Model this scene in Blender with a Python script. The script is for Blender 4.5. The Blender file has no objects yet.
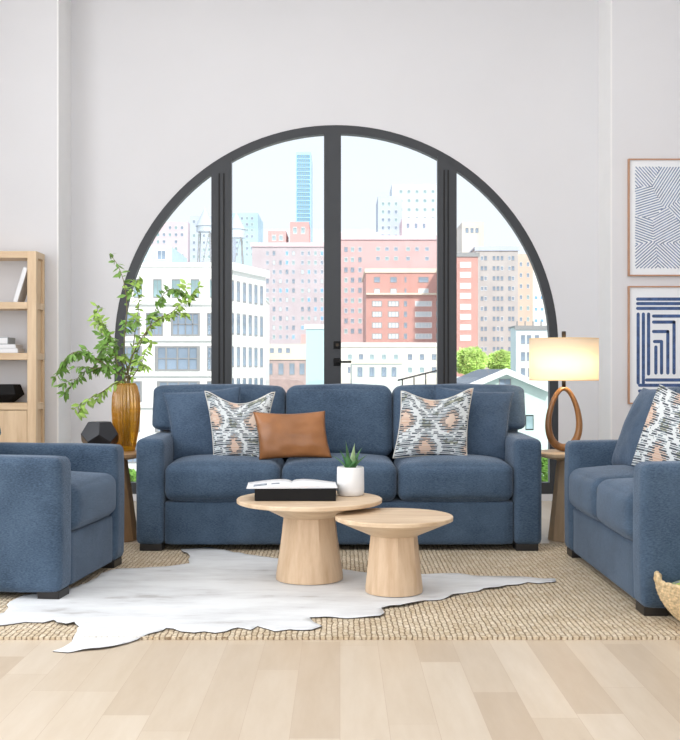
import bpy, bmesh, math, random
from mathutils import Vector, Matrix, noise
from mathutils.geometry import delaunay_2d_cdt
random.seed(7)
PI = math.pi
SC = bpy.context.scene
COL = SC.collection
CAMZ = 1.03
F = 1050.0

def P(px, py, d):
    """room point seen at that pixel of the photograph, d metres away"""
    return Vector(((px-340)/F*d, d, CAMZ-(py-371)/F*d))
def G(px, py):
    """point of the floor"""
    s = (py-371)/CAMZ
    return ((px-340)/s, F/s)
def lin(c):
    return tuple(((v/255)/12.92 if v/255 <= .04045 else ((v/255+.055)/1.055)**2.4) for v in c)

# ------------------------------------------------------------- materials
class NT:
    def __init__(s, name):
        s.m = bpy.data.materials.new(name); s.m.use_nodes = True
        s.t = s.m.node_tree; s.b = s.t.nodes['Principled BSDF']
    def n(s, typ, **kw):
        nd = s.t.nodes.new(typ)
        for k, v in kw.items():
            if k.startswith('_'): setattr(nd, k[1:], v)
            else: nd.inputs[k.replace('__', ' ')].default_value = v
        return nd
    def l(s, a, b): s.t.links.new(a, b)
    def coord(s, scale=(1,1,1), rot=(0,0,0)):
        tc = s.n('ShaderNodeTexCoord'); mp = s.n('ShaderNodeMapping')
        mp.inputs['Scale'].default_value = scale; mp.inputs['Rotation'].default_value = rot
        s.l(tc.outputs['Object'], mp.inputs['Vector']); return mp.outputs['Vector']
    def noise(s, vec, scale, detail=3, rough=.5):
        n = s.n('ShaderNodeTexNoise', Scale=scale, Detail=detail, Roughness=rough)
        s.l(vec, n.inputs['Vector']); return n.outputs['Fac']
    def ramp(s, fac, stops):
        r = s.n('ShaderNodeValToRGB'); e = r.color_ramp.elements
        while len(e) < len(stops): e.new(.5)
        for el, (p, c) in zip(e, stops):
            el.position = p; el.color = (*c, 1)
        s.l(fac, r.inputs['Fac']); return r.outputs['Color']
    def bump(s, h, strength, dist=.01):
        b = s.n('ShaderNodeBump', Strength=strength, Distance=dist)
        s.l(h, b.inputs['Height']); s.l(b.outputs['Normal'], s.b.inputs['Normal'])

def flat(name, c, rough=.6, metal=0., var=.06, scale=8, bump=0., **kw):
    k = NT(name); c = lin(c)
    v = k.coord(); f = k.noise(v, scale, 4)
    k.l(k.ramp(f, [(.3, tuple(x*(1-var) for x in c)), (.7, tuple(min(1, x*(1+var)) for x in c))]), k.b.inputs['Base Color'])
    k.b.inputs['Roughness'].default_value = rough; k.b.inputs['Metallic'].default_value = metal
    for a, b in kw.items(): k.b.inputs[a.replace('__', ' ')].default_value = b
    if bump: k.bump(k.noise(v, scale*6, 4), bump)
    return k.m

def fabric(name, dark, light, fine=260):
    k = NT(name)
    v = k.coord(); v2 = k.coord((.8, .8, 2.6))
    big = k.noise(v, 5, 5, .6); fin = k.noise(v2, fine*.4, 3, .7)
    mx = k.n('ShaderNodeMix', _data_type='FLOAT'); mx.inputs[0].default_value = .62
    k.l(big, mx.inputs[2]); k.l(fin, mx.inputs[3])
    k.l(k.ramp(mx.outputs[0], [(.34, lin(dark)), (.66, lin(light))]), k.b.inputs['Base Color'])
    k.b.inputs['Roughness'].default_value = .85
    k.b.inputs['Sheen Weight'].default_value = .28
    k.b.inputs['Sheen Roughness'].default_value = .4
    k.b.inputs['Sheen Tint'].default_value = (.75, .85, 1, 1)
    k.b.inputs['Specular IOR Level'].default_value = .2
    k.bump(mx.outputs[0], .5, .012)
    return k.m

def wood(name, dark, light, axis='z', rough=.5, scale=1.):
    k = NT(name)
    sc = {'z': (9, 9, 1.0), 'x': (1.0, 9, 9), 'y': (9, 1.0, 9)}[axis]
    v = k.coord(tuple(a*scale for a in sc))
    f = k.noise(v, 2.2, 6, .6)
    k.l(k.ramp(f, [(.3, lin(dark)), (.62, lin(light))]), k.b.inputs['Base Color'])
    k.b.inputs['Roughness'].default_value = rough
    k.bump(f, .08, .004)
    return k.m

M = {}
M['blue'] = fabric('blue_chenille', (46, 63, 83), (87, 107, 129))
M['bluepillow'] = fabric('blue_pillow_chenille', (51, 68, 88), (89, 108, 131))
M['leather'] = flat('brown_leather', (150, 98, 56), .36, var=.3, scale=5, bump=.12)
M['foot'] = flat('black_wood', (26, 23, 22), .4)
M['oak'] = wood('pale_oak', (196, 164, 130), (222, 195, 164), 'z')
M['oaktop'] = wood('pale_oak_top', (200, 170, 136), (226, 202, 172), 'x')
M['oakbrown'] = wood('brown_oak', (160, 122, 86), (188, 150, 110), 'z')
M['oakcase'] = wood('bookcase_oak', (208, 178, 142), (228, 202, 168), 'z')
M['oakcaseh'] = wood('bookcase_oak_shelf', (208, 178, 142), (228, 202, 168), 'x')
M['sideoak'] = wood('side_table_oak', (190, 162, 130), (214, 188, 156), 'z')
M['walnut'] = wood('walnut', (92, 62, 34), (142, 100, 58), 'z', .35, .8)
M['black'] = flat('matt_black', (13, 13, 15), .6, Specular__IOR__Level=.25)
M['blackgloss'] = flat('black_faceted', (34, 36, 42), .32)
M['wall'] = flat('wall_paint', (221, 221, 224), .9, var=.012, scale=2)
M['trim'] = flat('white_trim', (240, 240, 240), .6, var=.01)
M['ceiling'] = flat('ceiling_paint', (240, 240, 240), .95, var=.01)
M['winframe'] = flat('charcoal_window_metal', (48, 51, 56), .45, var=.04)
M['groove'] = flat('dark_gasket', (16, 17, 19), .7)
M['pot'] = flat('white_ceramic', (238, 238, 238), .4, var=.02)
M['soil'] = flat('potting_soil', (70, 55, 42), .95, var=.3, scale=60)
M['paper'] = flat('white_paper', (240, 241, 244), .7, var=.02)
M['pagegrey'] = flat('printed_grey', (150, 158, 168), .7, var=.35, scale=30)
M['coverwhite'] = flat('book_cover_white', (232, 233, 236), .6, var=.02)
M['covergrey'] = flat('book_cover_grey', (170, 176, 180), .6)
M['leafdark'] = flat('leaf_green', (106, 146, 62), .5, var=.35, scale=20)
M['leaflight'] = flat('leaf_light_green', (150, 184, 84), .5, var=.25, scale=20)
M['stem'] = flat('branch_brown', (112, 104, 66), .7)
M['aloe'] = flat('succulent_green', (70, 118, 70), .4, var=.3, scale=40)
M['aloeedge'] = flat('succulent_pale', (170, 200, 150), .4, var=.2, scale=40)
M['artpaper'] = flat('art_paper', (236, 239, 243), .8, var=.01)
M['artblue'] = flat('brushed_indigo_ink', (68, 92, 138), .8, var=.3, scale=25)
M['artgrey'] = flat('slate_ink', (132, 148, 176), .8, var=.3, scale=25)
M['copper'] = flat('copper_frame', (186, 142, 112), .35, .3)
M['wicker'] = flat('wicker', (222, 196, 154), .8, var=.35, scale=60, bump=.6)
M['metal'] = flat('dark_bronze', (60, 52, 44), .35, .7)

def mk_jute():
    k = NT('braided_jute')
    tc = k.n('ShaderNodeTexCoord')
    br = k.n('ShaderNodeTexBrick', _offset=.5, Scale=1.0, Mortar__Size=.0035, Mortar__Smooth=1.0, Brick__Width=.05, Row__Height=.022)
    br.inputs['Color1'].default_value = (*lin((247, 234, 212)), 1); br.inputs['Color2'].default_value = (*lin((230, 212, 184)), 1)
    br.inputs['Mortar'].default_value = (*lin((168, 142, 112)), 1)
    mp = k.n('ShaderNodeMapping'); mp.inputs['Rotation'].default_value = (0, 0, math.radians(90))
    ns = k.n('ShaderNodeTexNoise', Scale=30, Detail=2)
    k.l(tc.outputs['Object'], ns.inputs['Vector'])
    ad = k.n('ShaderNodeVectorMath', _operation='MULTIPLY_ADD'); ad.inputs[1].default_value = (.02, .02, 0)
    k.l(ns.outputs['Color'], ad.inputs[0]); k.l(tc.outputs['Object'], ad.inputs[2])
    k.l(ad.outputs[0], mp.inputs['Vector']); k.l(mp.outputs[0], br.inputs['Vector'])
    big = k.ramp(k.noise(k.coord((1, 3, 1)), 2.5, 4), [(.3, (.84, .82, .78)), (.7, (1, 1, 1))])
    fin = k.ramp(k.noise(k.coord(), 130, 3), [(.3, (.66, .63, .58)), (.7, (1.0, 1.0, 1.0))])
    m1 = k.n('ShaderNodeMix', _data_type='RGBA', _blend_type='MULTIPLY'); m1.inputs[0].default_value = 1
    m2 = k.n('ShaderNodeMix', _data_type='RGBA', _blend_type='MULTIPLY'); m2.inputs[0].default_value = 1
    k.l(br.outputs['Color'], m1.inputs[6]); k.l(big, m1.inputs[7])
    k.l(m1.outputs[2], m2.inputs[6]); k.l(fin, m2.inputs[7])
    k.l(m2.outputs[2], k.b.inputs['Base Color']); k.b.inputs['Roughness'].default_value = .95
    inv = k.n('ShaderNodeMath', _operation='SUBTRACT'); inv.inputs[0].default_value = 1; k.l(br.outputs['Fac'], inv.inputs[1])
    k.bump(inv.outputs[0], .8, .01)
    return k.m
M['jute'] = mk_jute()

def mk_floor():
    k = NT('pale_oak_planks')
    tc = k.n('ShaderNodeTexCoord'); sp = k.n('ShaderNodeSeparateXYZ'); k.l(tc.outputs['Object'], sp.inputs[0])
    def mt(op, a, b=None, c=None):
        n = k.n('ShaderNodeMath', _operation=op)
        for i, q in enumerate((a, b, c)):
            if q is None: continue
            if isinstance(q, (int, float)): n.inputs[i].default_value = q
            else: k.l(q, n.inputs[i])
        return n.outputs[0]
    rx = mt('DIVIDE', sp.outputs['X'], .142); row = mt('FLOOR', rx)
    wn = k.n('ShaderNodeTexWhiteNoise', _noise_dimensions='1D'); k.l(row, wn.inputs['W'])
    ry = mt('MULTIPLY_ADD', wn.outputs['Value'], 7.3, mt('DIVIDE', sp.outputs['Y'], 1.05)); pid = mt('FLOOR', ry)
    w2 = k.n('ShaderNodeTexWhiteNoise', _noise_dimensions='2D'); cb_ = k.n('ShaderNodeCombineXYZ')
    k.l(row, cb_.inputs[0]); k.l(pid, cb_.inputs[1]); k.l(cb_.outputs[0], w2.inputs['Vector'])
    col = k.ramp(w2.outputs['Value'], [(0, lin((196, 178, 156))), (.4, lin((208, 193, 173))), (1, lin((217, 204, 186)))])
    fx = mt('ABSOLUTE', mt('SUBTRACT', mt('FRACT', rx), .5)); fy = mt('ABSOLUTE', mt('SUBTRACT', mt('FRACT', ry), .5))
    gv = mt('MAXIMUM', mt('GREATER_THAN', fx, .4955), mt('GREATER_THAN', fy, .4993))
    br = k.n('ShaderNodeMix', _data_type='RGBA'); k.l(gv, br.inputs[0]); k.l(col, br.inputs[6]); br.inputs[7].default_value = (*lin((190, 168, 146)), 1)
    g = k.ramp(k.noise(k.coord((9, 1.3, 1)), 1.6, 7, .65), [(.3, (.90, .87, .83)), (.7, (1, 1, 1))])
    m1 = k.n('ShaderNodeMix', _data_type='RGBA', _blend_type='MULTIPLY'); m1.inputs[0].default_value = 1
    k.l(br.outputs[2], m1.inputs[6]); k.l(g, m1.inputs[7])
    k.l(m1.outputs[2], k.b.inputs['Base Color']); k.b.inputs['Roughness'].default_value = .38
    k.b.inputs['Specular IOR Level'].default_value = .4
    return k.m
M['floor'] = mk_floor()

def mk_hide():
    k = NT('white_cowhide')
    v = k.coord((1, 2.6, 1), (0, 0, .35))
    a = k.ramp(k.noise(v, 1.9, 6, .62), [(.30, lin((158, 154, 152))), (.41, lin((208, 210, 212))), (.58, lin((226, 229, 231)))])
    k.l(a, k.b.inputs['Base Color']); k.b.inputs['Roughness'].default_value = .8
    k.b.inputs['Sheen Weight'].default_value = .2
    k.bump(k.noise(k.coord(), 90, 3), .2, .004)
    return k.m
M['hide'] = mk_hide()
M['hideunder'] = flat('hide_underside', (74, 66, 60), .9, var=.3, scale=20)

def glass(name, c, rough=0., ior=1.45, alpha_mix=None):
    k = NT(name)
    k.b.inputs['Base Color'].default_value = (*lin(c), 1)
    k.b.inputs['Transmission Weight'].default_value = 1; k.b.inputs['Roughness'].default_value = rough
    k.b.inputs['IOR'].default_value = ior
    return k.m
def mk_amber():
    k = NT('amber_glass')
    tr = k.n('ShaderNodeBsdfTransparent', Color=(*lin((255, 236, 150)), 1)); tl = k.n('ShaderNodeBsdfTranslucent', Color=(*lin((252, 216, 100)), 1))
    df = k.n('ShaderNodeBsdfDiffuse', Color=(*lin((222, 178, 70)), 1)); gl = k.n('ShaderNodeBsdfGlossy', Roughness=.08)
    a = k.n('ShaderNodeMixShader', Fac=.5); b = k.n('ShaderNodeMixShader', Fac=.30); c = k.n('ShaderNodeMixShader', Fac=.10)
    k.l(tl.outputs[0], a.inputs[1]); k.l(df.outputs[0], a.inputs[2])
    k.l(tr.outputs[0], b.inputs[1]); k.l(a.outputs[0], b.inputs[2])
    k.l(b.outputs[0], c.inputs[1]); k.l(gl.outputs[0], c.inputs[2])
    k.l(c.outputs[0], k.t.nodes['Material Output'].inputs['Surface'])
    return k.m
M['amber'] = mk_amber()
def mk_pane():
    k = NT('window_pane_glass')
    tr = k.n('ShaderNodeBsdfTransparent'); gl = k.n('ShaderNodeBsdfGlossy', Roughness=.02)
    tr.inputs['Color'].default_value = (.98, .99, .985, 1)
    mx = k.n('ShaderNodeMixShader', Fac=.03)
    k.l(tr.outputs[0], mx.inputs[1]); k.l(gl.outputs[0], mx.inputs[2])
    k.l(mx.outputs[0], k.t.nodes['Material Output'].inputs['Surface'])
    return k.m
M['pane'] = mk_pane()
def mk_shade():
    k = NT('linen_lamp_shade')
    df = k.n('ShaderNodeBsdfDiffuse'); tl = k.n('ShaderNodeBsdfTranslucent')
    df.inputs['Color'].default_value = (*lin((246, 238, 224)), 1); tl.inputs['Color'].default_value = (*lin((250, 238, 218)), 1)
    mx = k.n('ShaderNodeMixShader', Fac=.6)
    k.l(df.outputs[0], mx.inputs[1]); k.l(tl.outputs[0], mx.inputs[2])
    k.l(mx.outputs[0], k.t.nodes['Material Output'].inputs['Surface'])
    return k.m
M['shade'] = mk_shade()
def mk_bulb():
    k = NT('lit_bulb'); k.b.inputs['Emission Color'].default_value = (1, .78, .5, 1); k.b.inputs['Emission Strength'].default_value = 8
    return k.m
M['bulb'] = mk_bulb()
def mk_vc(name):
    k = NT(name); a = k.n('ShaderNodeVertexColor', _layer_name='Col')
    k.l(a.outputs['Color'], k.b.inputs['Base Color']); k.b.inputs['Roughness'].default_value = .9
    k.bump(k.noise(k.coord(), 200, 3), .3, .004)
    return k.m
M['ikat'] = mk_vc('ikat_weave')

def brickwall(name, c, c2, mortar, scale=1.):
    k = NT(name); 
    v = k.coord((1, 1, 1))
    f = k.noise(v, .35, 5, .7)
    k.l(k.ramp(f, [(.3, lin(c)), (.7, lin(c2))]), k.b.inputs['Base Color'])
    k.b.inputs['Roughness'].default_value = .9
    return k.m

# ------------------------------------------------------------- mesh helpers
def link(name, me, m=None, parent=None, smooth=False):
    o = bpy.data.objects.new(name, me); COL.objects.link(o)
    if m is not None:
        for q in (m if isinstance(m, (list, tuple)) else [m]): me.materials.append(q)
    if parent is not None: o.parent = parent
    if smooth:
        for p in me.polygons: p.use_smooth = True
    return o
def bmobj(name, bm, m=None, parent=None, smooth=False):
    bmesh.ops.recalc_face_normals(bm, faces=bm.faces[:])
    me = bpy.data.meshes.new(name); bm.to_mesh(me); bm.free()
    return link(name, me, m, parent, smooth)
def empty(name, loc, rz=0.):
    o = bpy.data.objects.new(name, None); COL.objects.link(o)
    o.location = loc; o.rotation_euler = (0, 0, rz); o.empty_display_size = .1; return o
def tag(o, label, cat, group=None, kind=None):
    o['label'] = label; o['category'] = cat
    if group: o['group'] = group
    if kind: o['kind'] = kind
    return o
def struct(o): o['kind'] = 'structure'; return o

def add_box(bm, a, b, mi=0):
    (x0, y0, z0), (x1, y1, z1) = a, b
    vs = [bm.verts.new(p) for p in ((x0,y0,z0),(x1,y0,z0),(x1,y1,z0),(x0,y1,z0),(x0,y0,z1),(x1,y0,z1),(x1,y1,z1),(x0,y1,z1))]
    fs = [(0,3,2,1),(4,5,6,7),(0,1,5,4),(1,2,6,5),(2,3,7,6),(3,0,4,7)]
    for f in fs:
        q = bm.faces.new([vs[i] for i in f]); q.material_index = mi
    return vs
def box(name, a, b, m, parent=None, bevel=0.):
    bm = bmesh.new(); add_box(bm, a, b)
    o = bmobj(name, bm, m, parent)
    if bevel:
        md = o.modifiers.new('bevel', 'BEVEL'); md.width = bevel; md.segments = 3; md.limit_method = 'ANGLE'
        for p in o.data.polygons: p.use_smooth = True
        wn = o.modifiers.new('wn', 'WEIGHTED_NORMAL')
    return o
def lathe_bm(prof, n=48, bm=None, facet=False, ribs=0, rib_amp=0.):
    bm = bm or bmesh.new(); rings = []
    for r, z in prof:
        if r < 1e-5: rings.append([bm.verts.new((0, 0, z))]); continue
        ring = []
        for i in range(n):
            a = 2*PI*i/n; rr = r*(1+rib_amp*math.cos(ribs*a)) if ribs else r
            ring.append(bm.verts.new((rr*math.cos(a), rr*math.sin(a), z)))
        rings.append(ring)
    for A, B in zip(rings, rings[1:]):
        for i in range(n):
            j = (i+1) % n
            if len(A) == 1 and len(B) == 1: continue
            if len(A) == 1: bm.faces.new((A[0], B[j], B[i]))
            elif len(B) == 1: bm.faces.new((A[i], A[j], B[0]))
            else: bm.faces.new((A[i], A[j], B[j], B[i]))
    return bm
def tube_bm(pts, rad, n=10, bm=None, closed=False):
    bm = bm or bmesh.new(); pts = [Vector(p) for p in pts]; N = len(pts); rings = []
    up = Vector((0, 0, 1)); prev = None
    for i, p in enumerate(pts):
        if closed: t = pts[(i+1) % N]-pts[(i-1) % N]
        else: t = pts[min(i+1, N-1)]-pts[max(i-1, 0)]
        if t.length < 1e-9: t = Vector((0, 0, 1))
        t.normalize()
        if prev is None:
            s = t.cross(Vector((0, 1, 0)) if abs(t.y) < .9 else Vector((1, 0, 0))).normalized()
        else: s = (prev - t*prev.dot(t)).normalized()
        prev = s; q = t.cross(s)
        r = rad(i/(N-1 if not closed else N)) if callable(rad) else rad
        rings.append([bm.verts.new(p+(s*math.cos(2*PI*k/n)+q*math.sin(2*PI*k/n))*r) for k in range(n)])
    rng = range(N) if closed else range(N-1)
    for i in rng:
        A, B = rings[i], rings[(i+1) % N]
        off = 0
        if closed and i == N-1:
            off = min(range(n), key=lambda o: (A[0].co-B[o].co).length)
        for k in range(n):
            bm.faces.new((A[k], A[(k+1) % n], B[(k+1+off) % n], B[(k+off) % n]))
    if not closed:
        bm.faces.new(rings[0][::-1]); bm.faces.new(rings[-1])
    return bm

def soft_bm(a, b, r=.04, puff=(0, 0, 0), n=14, deform=None, wr=0., seed=0):
    """rounded, puffed upholstery block from corner a to corner b"""
    a = Vector(a); b = Vector(b); c = (a+b)/2; h = (b-a)/2
    bm = bmesh.new(); bmesh.ops.create_cube(bm, size=2)
    bmesh.ops.subdivide_edges(bm, edges=bm.edges[:], cuts=n, use_grid_fill=True)
    for v in bm.verts:
        u = v.co.copy()
        # concentrate samples toward the edges
        u = Vector([math.copysign(1-(1-abs(t))**1.5, t) if abs(t) < 1 else t for t in u])
        p = Vector((u.x*h.x, u.y*h.y, u.z*h.z))
        inner = Vector([max(-(h[i]-r), min(h[i]-r, p[i])) for i in range(3)])
        d = p-inner
        if d.length > 1e-9: p = inner + d.normalized()*min(r, max(r if max(abs(d[i]) for i in range(3)) > r*.999 else d.length, 0))
        ax = [abs(t) for t in u]
        g = Vector((0, 0, 0))
        g.x = puff[0]*math.copysign(1, u.x)*(ax[0]**4)*(1-ax[1]**2.5)*(1-ax[2]**2.5)
        g.y = puff[1]*math.copysign(1, u.y)*(ax[1]**4)*(1-ax[0]**2.5)*(1-ax[2]**2.5)
        g.z = puff[2]*math.copysign(1, u.z)*(ax[2]**4)*(1-ax[0]**2.5)*(1-ax[1]**2.5)
        p = p+g+c
        if wr:
            nv = noise.noise_vector((p+Vector((seed*3.1, seed, 0)))*6)
            p += nv*wr
        v.co = p
    if deform:
        for v in bm.verts: v.co = deform(v.co.copy())
    return bm

# ------------------------------------------------------------- room
DW, DF = 8.32, 7.95
SW = F/DW
XC = (336.4-340)/SW; R = 222/SW; ZC = CAMZ+(371-347)/SW; SILL = .055
CEIL = 4.3; XL, XR, YB = -3.7, 3.7, -2.6
NX0, NX1 = -2.143, 2.06

struct(box('floor', (XL, YB, -.1), (XR, DW+.35, 0), M['floor']))
struct(box('ceiling', (XL-.2, YB-.2, CEIL), (XR+.2, DW+.4, CEIL+.15), M['ceiling']))
# window wall with arched opening
def arch_wall():
    bm = bmesh.new(); y0, y1 = DW, DW+.3
    N = 64; top = [(XC+R*math.cos(PI*(1-i/N)), ZC+R*math.sin(PI*i/N)) for i in range(N+1)]
    add_box(bm, (NX0, y0, 0), (XC-R, y1, CEIL)); add_box(bm, (XC+R, y0, 0), (NX1, y1, CEIL))
    add_box(bm, (XC-R, y0, 0), (XC+R, y1, SILL))
    for (xa, za), (xb, zb) in zip(top, top[1:]):
        vs = [bm.verts.new(p) for p in ((xa,y0,za),(xb,y0,zb),(xb,y0,CEIL),(xa,y0,CEIL),(xa,y1,za),(xb,y1,zb),(xb,y1,CEIL),(xa,y1,CEIL))]
        for f in ((0,1,2,3),(5,4,7,6),(0,4,5,1)): bm.faces.new([vs[i] for i in f])
    bmesh.ops.remove_doubles(bm, verts=bm.verts[:], dist=1e-5)
    return bm
struct(bmobj('wall_back', arch_wall(), M['wall']))
struct(box('wall_back_left', (XL, DF, 0), (NX0, DW+.3, CEIL), M['wall']))
struct(box('wall_back_right', (NX1, DF, 0), (XR, DW+.3, CEIL), M['wall']))
struct(box('baseboard_back', (XC+R+.012, DW-.018, 0), (NX1-.013, DW, .1), M['trim']))
struct(box('baseboard_left', (XL, DF-.018, 0), (NX0, DF, .1), M['trim']))
struct(box('baseboard_right', (NX1, DF-.018, 0), (XR, DF, .1), M['trim']))
struct(box('reveal_board_1', (NX0, DF-.002, .1), (NX0+.012, DW, CEIL), M['trim']))  # thin whiter board over the left side face of the recess
struct(box('reveal_board_2', (NX1-.012, DF-.002, .1), (NX1, DW, CEIL), M['trim']))  # thin whiter board over the right side face of the recess
# unseen side and rear walls, openings added to carry the room's light
def holed_wall(name, axis, at, thick, lo, hi, h0, h1, z0, z1):
    bm = bmesh.new()
    def bx(a, b, za, zb):
        if axis == 'x': add_box(bm, (at, a, za), (at+thick, b, zb))
        else: add_box(bm, (a, at, za), (b, at+thick, zb))
    bx(lo, h0, 0, CEIL); bx(h1, hi, 0, CEIL); bx(h0, h1, 0, z0); bx(h0, h1, z1, CEIL)
    return struct(bmobj(name, bm, M['wall']))
holed_wall('wall_left', 'x', XL-.2, .2, YB, DW+.3, 0.2, 5.6, .5, 3.7)
holed_wall('wall_front', 'y', YB-.2, .2, XL-.2, XR+.2, -2.6, 2.6, .7, 3.7)
struct(box('wall_right', (XR, YB, 0), (XR+.2, DW+.3, CEIL), M['wall']))
def grid_frame(name, axis, at, a, b, z0, z1, n):
    bm = bmesh.new(); t = .06
    def bx(p, q, za, zb):
        if axis == 'x': add_box(bm, (at, p, za), (at+.06, q, zb))
        else: add_box(bm, (p, at, za), (q, at+.06, zb))
    for i in range(n+1):
        c = a+(b-a)*i/n; c = min(max(c, a+t/2), b-t/2); bx(c-t/2, c+t/2, z0, z1)
    bx(a, b, z0, z0+t); bx(a, b, z1-t, z1)
    return struct(bmobj(name, bm, M['winframe']))
grid_frame('added_window_left', 'x', XL-.16, .2, 5.6, .5, 3.7, 4)  # unseen frame, added to go with the key lamp on the left
grid_frame('added_window_rear', 'y', YB-.16, -2.6, 2.6, .7, 3.7, 4)  # unseen frame, added to go with the fill lamp behind the camera

# arched window
win = struct(empty('window_1', (XC, DW, SILL)))
def wl(x, y, z): return (x-XC, y-DW, z-SILL)
def arch_frame():
    bm = bmesh.new(); y0, y1 = .0, .07; w = 8.7/SW; N = 64
    ro, ri = R-.001, R-w
    path = [(-1, 0)]
    pts = [(-ro, 0, -ri, 0)]
    for i in range(N+1):
        a = PI*(1-i/N); pts.append((ro*math.cos(a), ZC-SILL+ro*math.sin(a), ri*math.cos(a), ZC-SILL+ri*math.sin(a)))
    pts.append((ro, 0, ri, 0))
    vs = [[bm.verts.new((p[0], y0, p[1])), bm.verts.new((p[2], y0, p[3])), bm.verts.new((p[2], y1, p[3])), bm.verts.new((p[0], y1, p[1]))] for p in pts]
    for A, B in zip(vs, vs[1:]):
        for k in range(4):
            j = (k+1) % 4; bm.faces.new((A[k], A[j], B[j], B[k]))
    add_box(bm, (-ri, y0, 0), (ri, y1, .09))
    return bm
bmobj('window_frame', arch_frame(), M['winframe'], win)
def archtop(x, r=R-.05): return ZC-SILL+math.sqrt(max(0, r*r-x*x))
def mull(name, p0, p1, groove):
    a, b = (p0-336.4)/SW, (p1-336.4)/SW
    zt = min(archtop(a), archtop(b))
    zt = max(archtop(a), archtop(b))
    bm = bmesh.new()
    za, zb = archtop(a), archtop(b)
    vs = []
    for y in (-.015, .06):
        vs.append([bm.verts.new((a, y, .05)), bm.verts.new((b, y, .05)), bm.verts.new((b, y, zb)), bm.verts.new((a, y, za))])
    bm.faces.new(vs[0]); bm.faces.new(vs[1][::-1])
    for k in range(4): bm.faces.new((vs[0][k], vs[0][(k+1) % 4], vs[1][(k+1) % 4], vs[1][k]))
    o = bmobj(name, bm, M['winframe'], win)
    for g in groove:
        gx = (g-336.4)/SW
        c = box('gasket', (gx-.006, -.02, .06), (gx+.006, -.013, min(za, zb)-.02), M['groove'], o)
    return o
mull('mullion', 211.5, 231.5, (219.5, 224))
cm = mull('mullion', 324, 341, ())
mull('mullion', 437.5, 456.5, (444, 448))
def rail_pt(px): return (px-336.4)/SW
for i, (a, b) in enumerate(((123, 211.5), (231.5, 324), (341, 437.5), (456.5, 549.8))):
    bm = bmesh.new(); x0, x1 = rail_pt(a), rail_pt(b); n = 12
    lo = [bm.verts.new((x0+(x1-x0)*k/n, .045, .09)) for k in range(n+1)]
    hi = [bm.verts.new((x0+(x1-x0)*k/n, .045, archtop(x0+(x1-x0)*k/n, R-.06))) for k in range(n+1)]
    for k in range(n): bm.faces.new((lo[k], lo[k+1], hi[k+1], hi[k]))
    bmobj('pane', bm, M['pane'], win)
for z, lever in ((345, False), (362, True)):
    x = rail_pt(337.3); zz = CAMZ+(371-z)/SW-SILL
    o = box('lock_plate' if not lever else 'handle_plate', (x-.03, -.028, zz-.03), (x+.03, -.014, zz+.03), M['black'], win, .006)
    if lever:
        box('lever', (x-.008, -.075, zz-.008), (x+.11, -.055, zz+.008), M['black'], o, .004)
        box('spindle', (x-.008, -.06, zz-.008), (x+.008, -.02, zz+.008), M['black'], o)
    else:
        bm = lathe_bm([(0, 0), (.012, 0), (.012, .02), (0, .02)], 16)
        bmesh.ops.rotate(bm, verts=bm.verts[:], matrix=Matrix.Rotation(PI/2, 3, 'X'))
        bmesh.ops.translate(bm, verts=bm.verts[:], vec=(x, -.028, zz)); bmobj('thumb_turn', bm, M['metal'], o)

# ------------------------------------------------------------- rug + hide
RUGZ = .012
rug = bmesh.new(); add_box(rug, (-2.9, 4.02, 0.0005), (2.35, 6.2, RUGZ))
r = bmobj('jute_rug', rug, M['jute'])
tag(r, 'large braided natural jute rug under the sofa, chairs and coffee tables', 'rug')

outline = [(180,552),(196,550.5),(212,551),(228.5,553.6),(245,558),(277,561),(300,566),(342,573),(366,576),(422,577),(455,578),(490,579),(530,581),(555,582.5),
 (556.6,585.5),(547,586),(539,587),(528,586),(518,588),(508,589),(496,592),(484,592.5),(475,595),(460,597),(450,600),(440,603.5),(425,604),(412,608),(400,610.5),(390,611),(382,613),(384,618),(380.6,621),
 (365,621.5),(345,622),(325,621),(309,621.5),(316,627),(322,631),(312,634),(303,634),(290,633),(276,635),(257.7,630.5),(250,634),(238,632),(228,635),(215,637),(205,635.6),(195,637),(182,635.6),(174,633),(167,632.6),(158,636),(141,640),(130,644),
 (117.6,646.5),(100,650),(85,651.5),(68,653.5),(53,652),(62,648),(70.6,643),(76,637),(79.4,631),(75,627.6),(66,629),(57,627.6),(54.4,624.4),(44,627),(26.5,626),(12,628),(0,629.7),(-14,633),(-22,628),(-10,620),(4,616),(8,612),(9,606),(23.5,599),(44,597),
 (60,594),(84,588),(97,581),(101,576),(123,573),(145,571),(165,569.5),(190,566.5),(188,562),(191,559),(184,556)]
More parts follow.
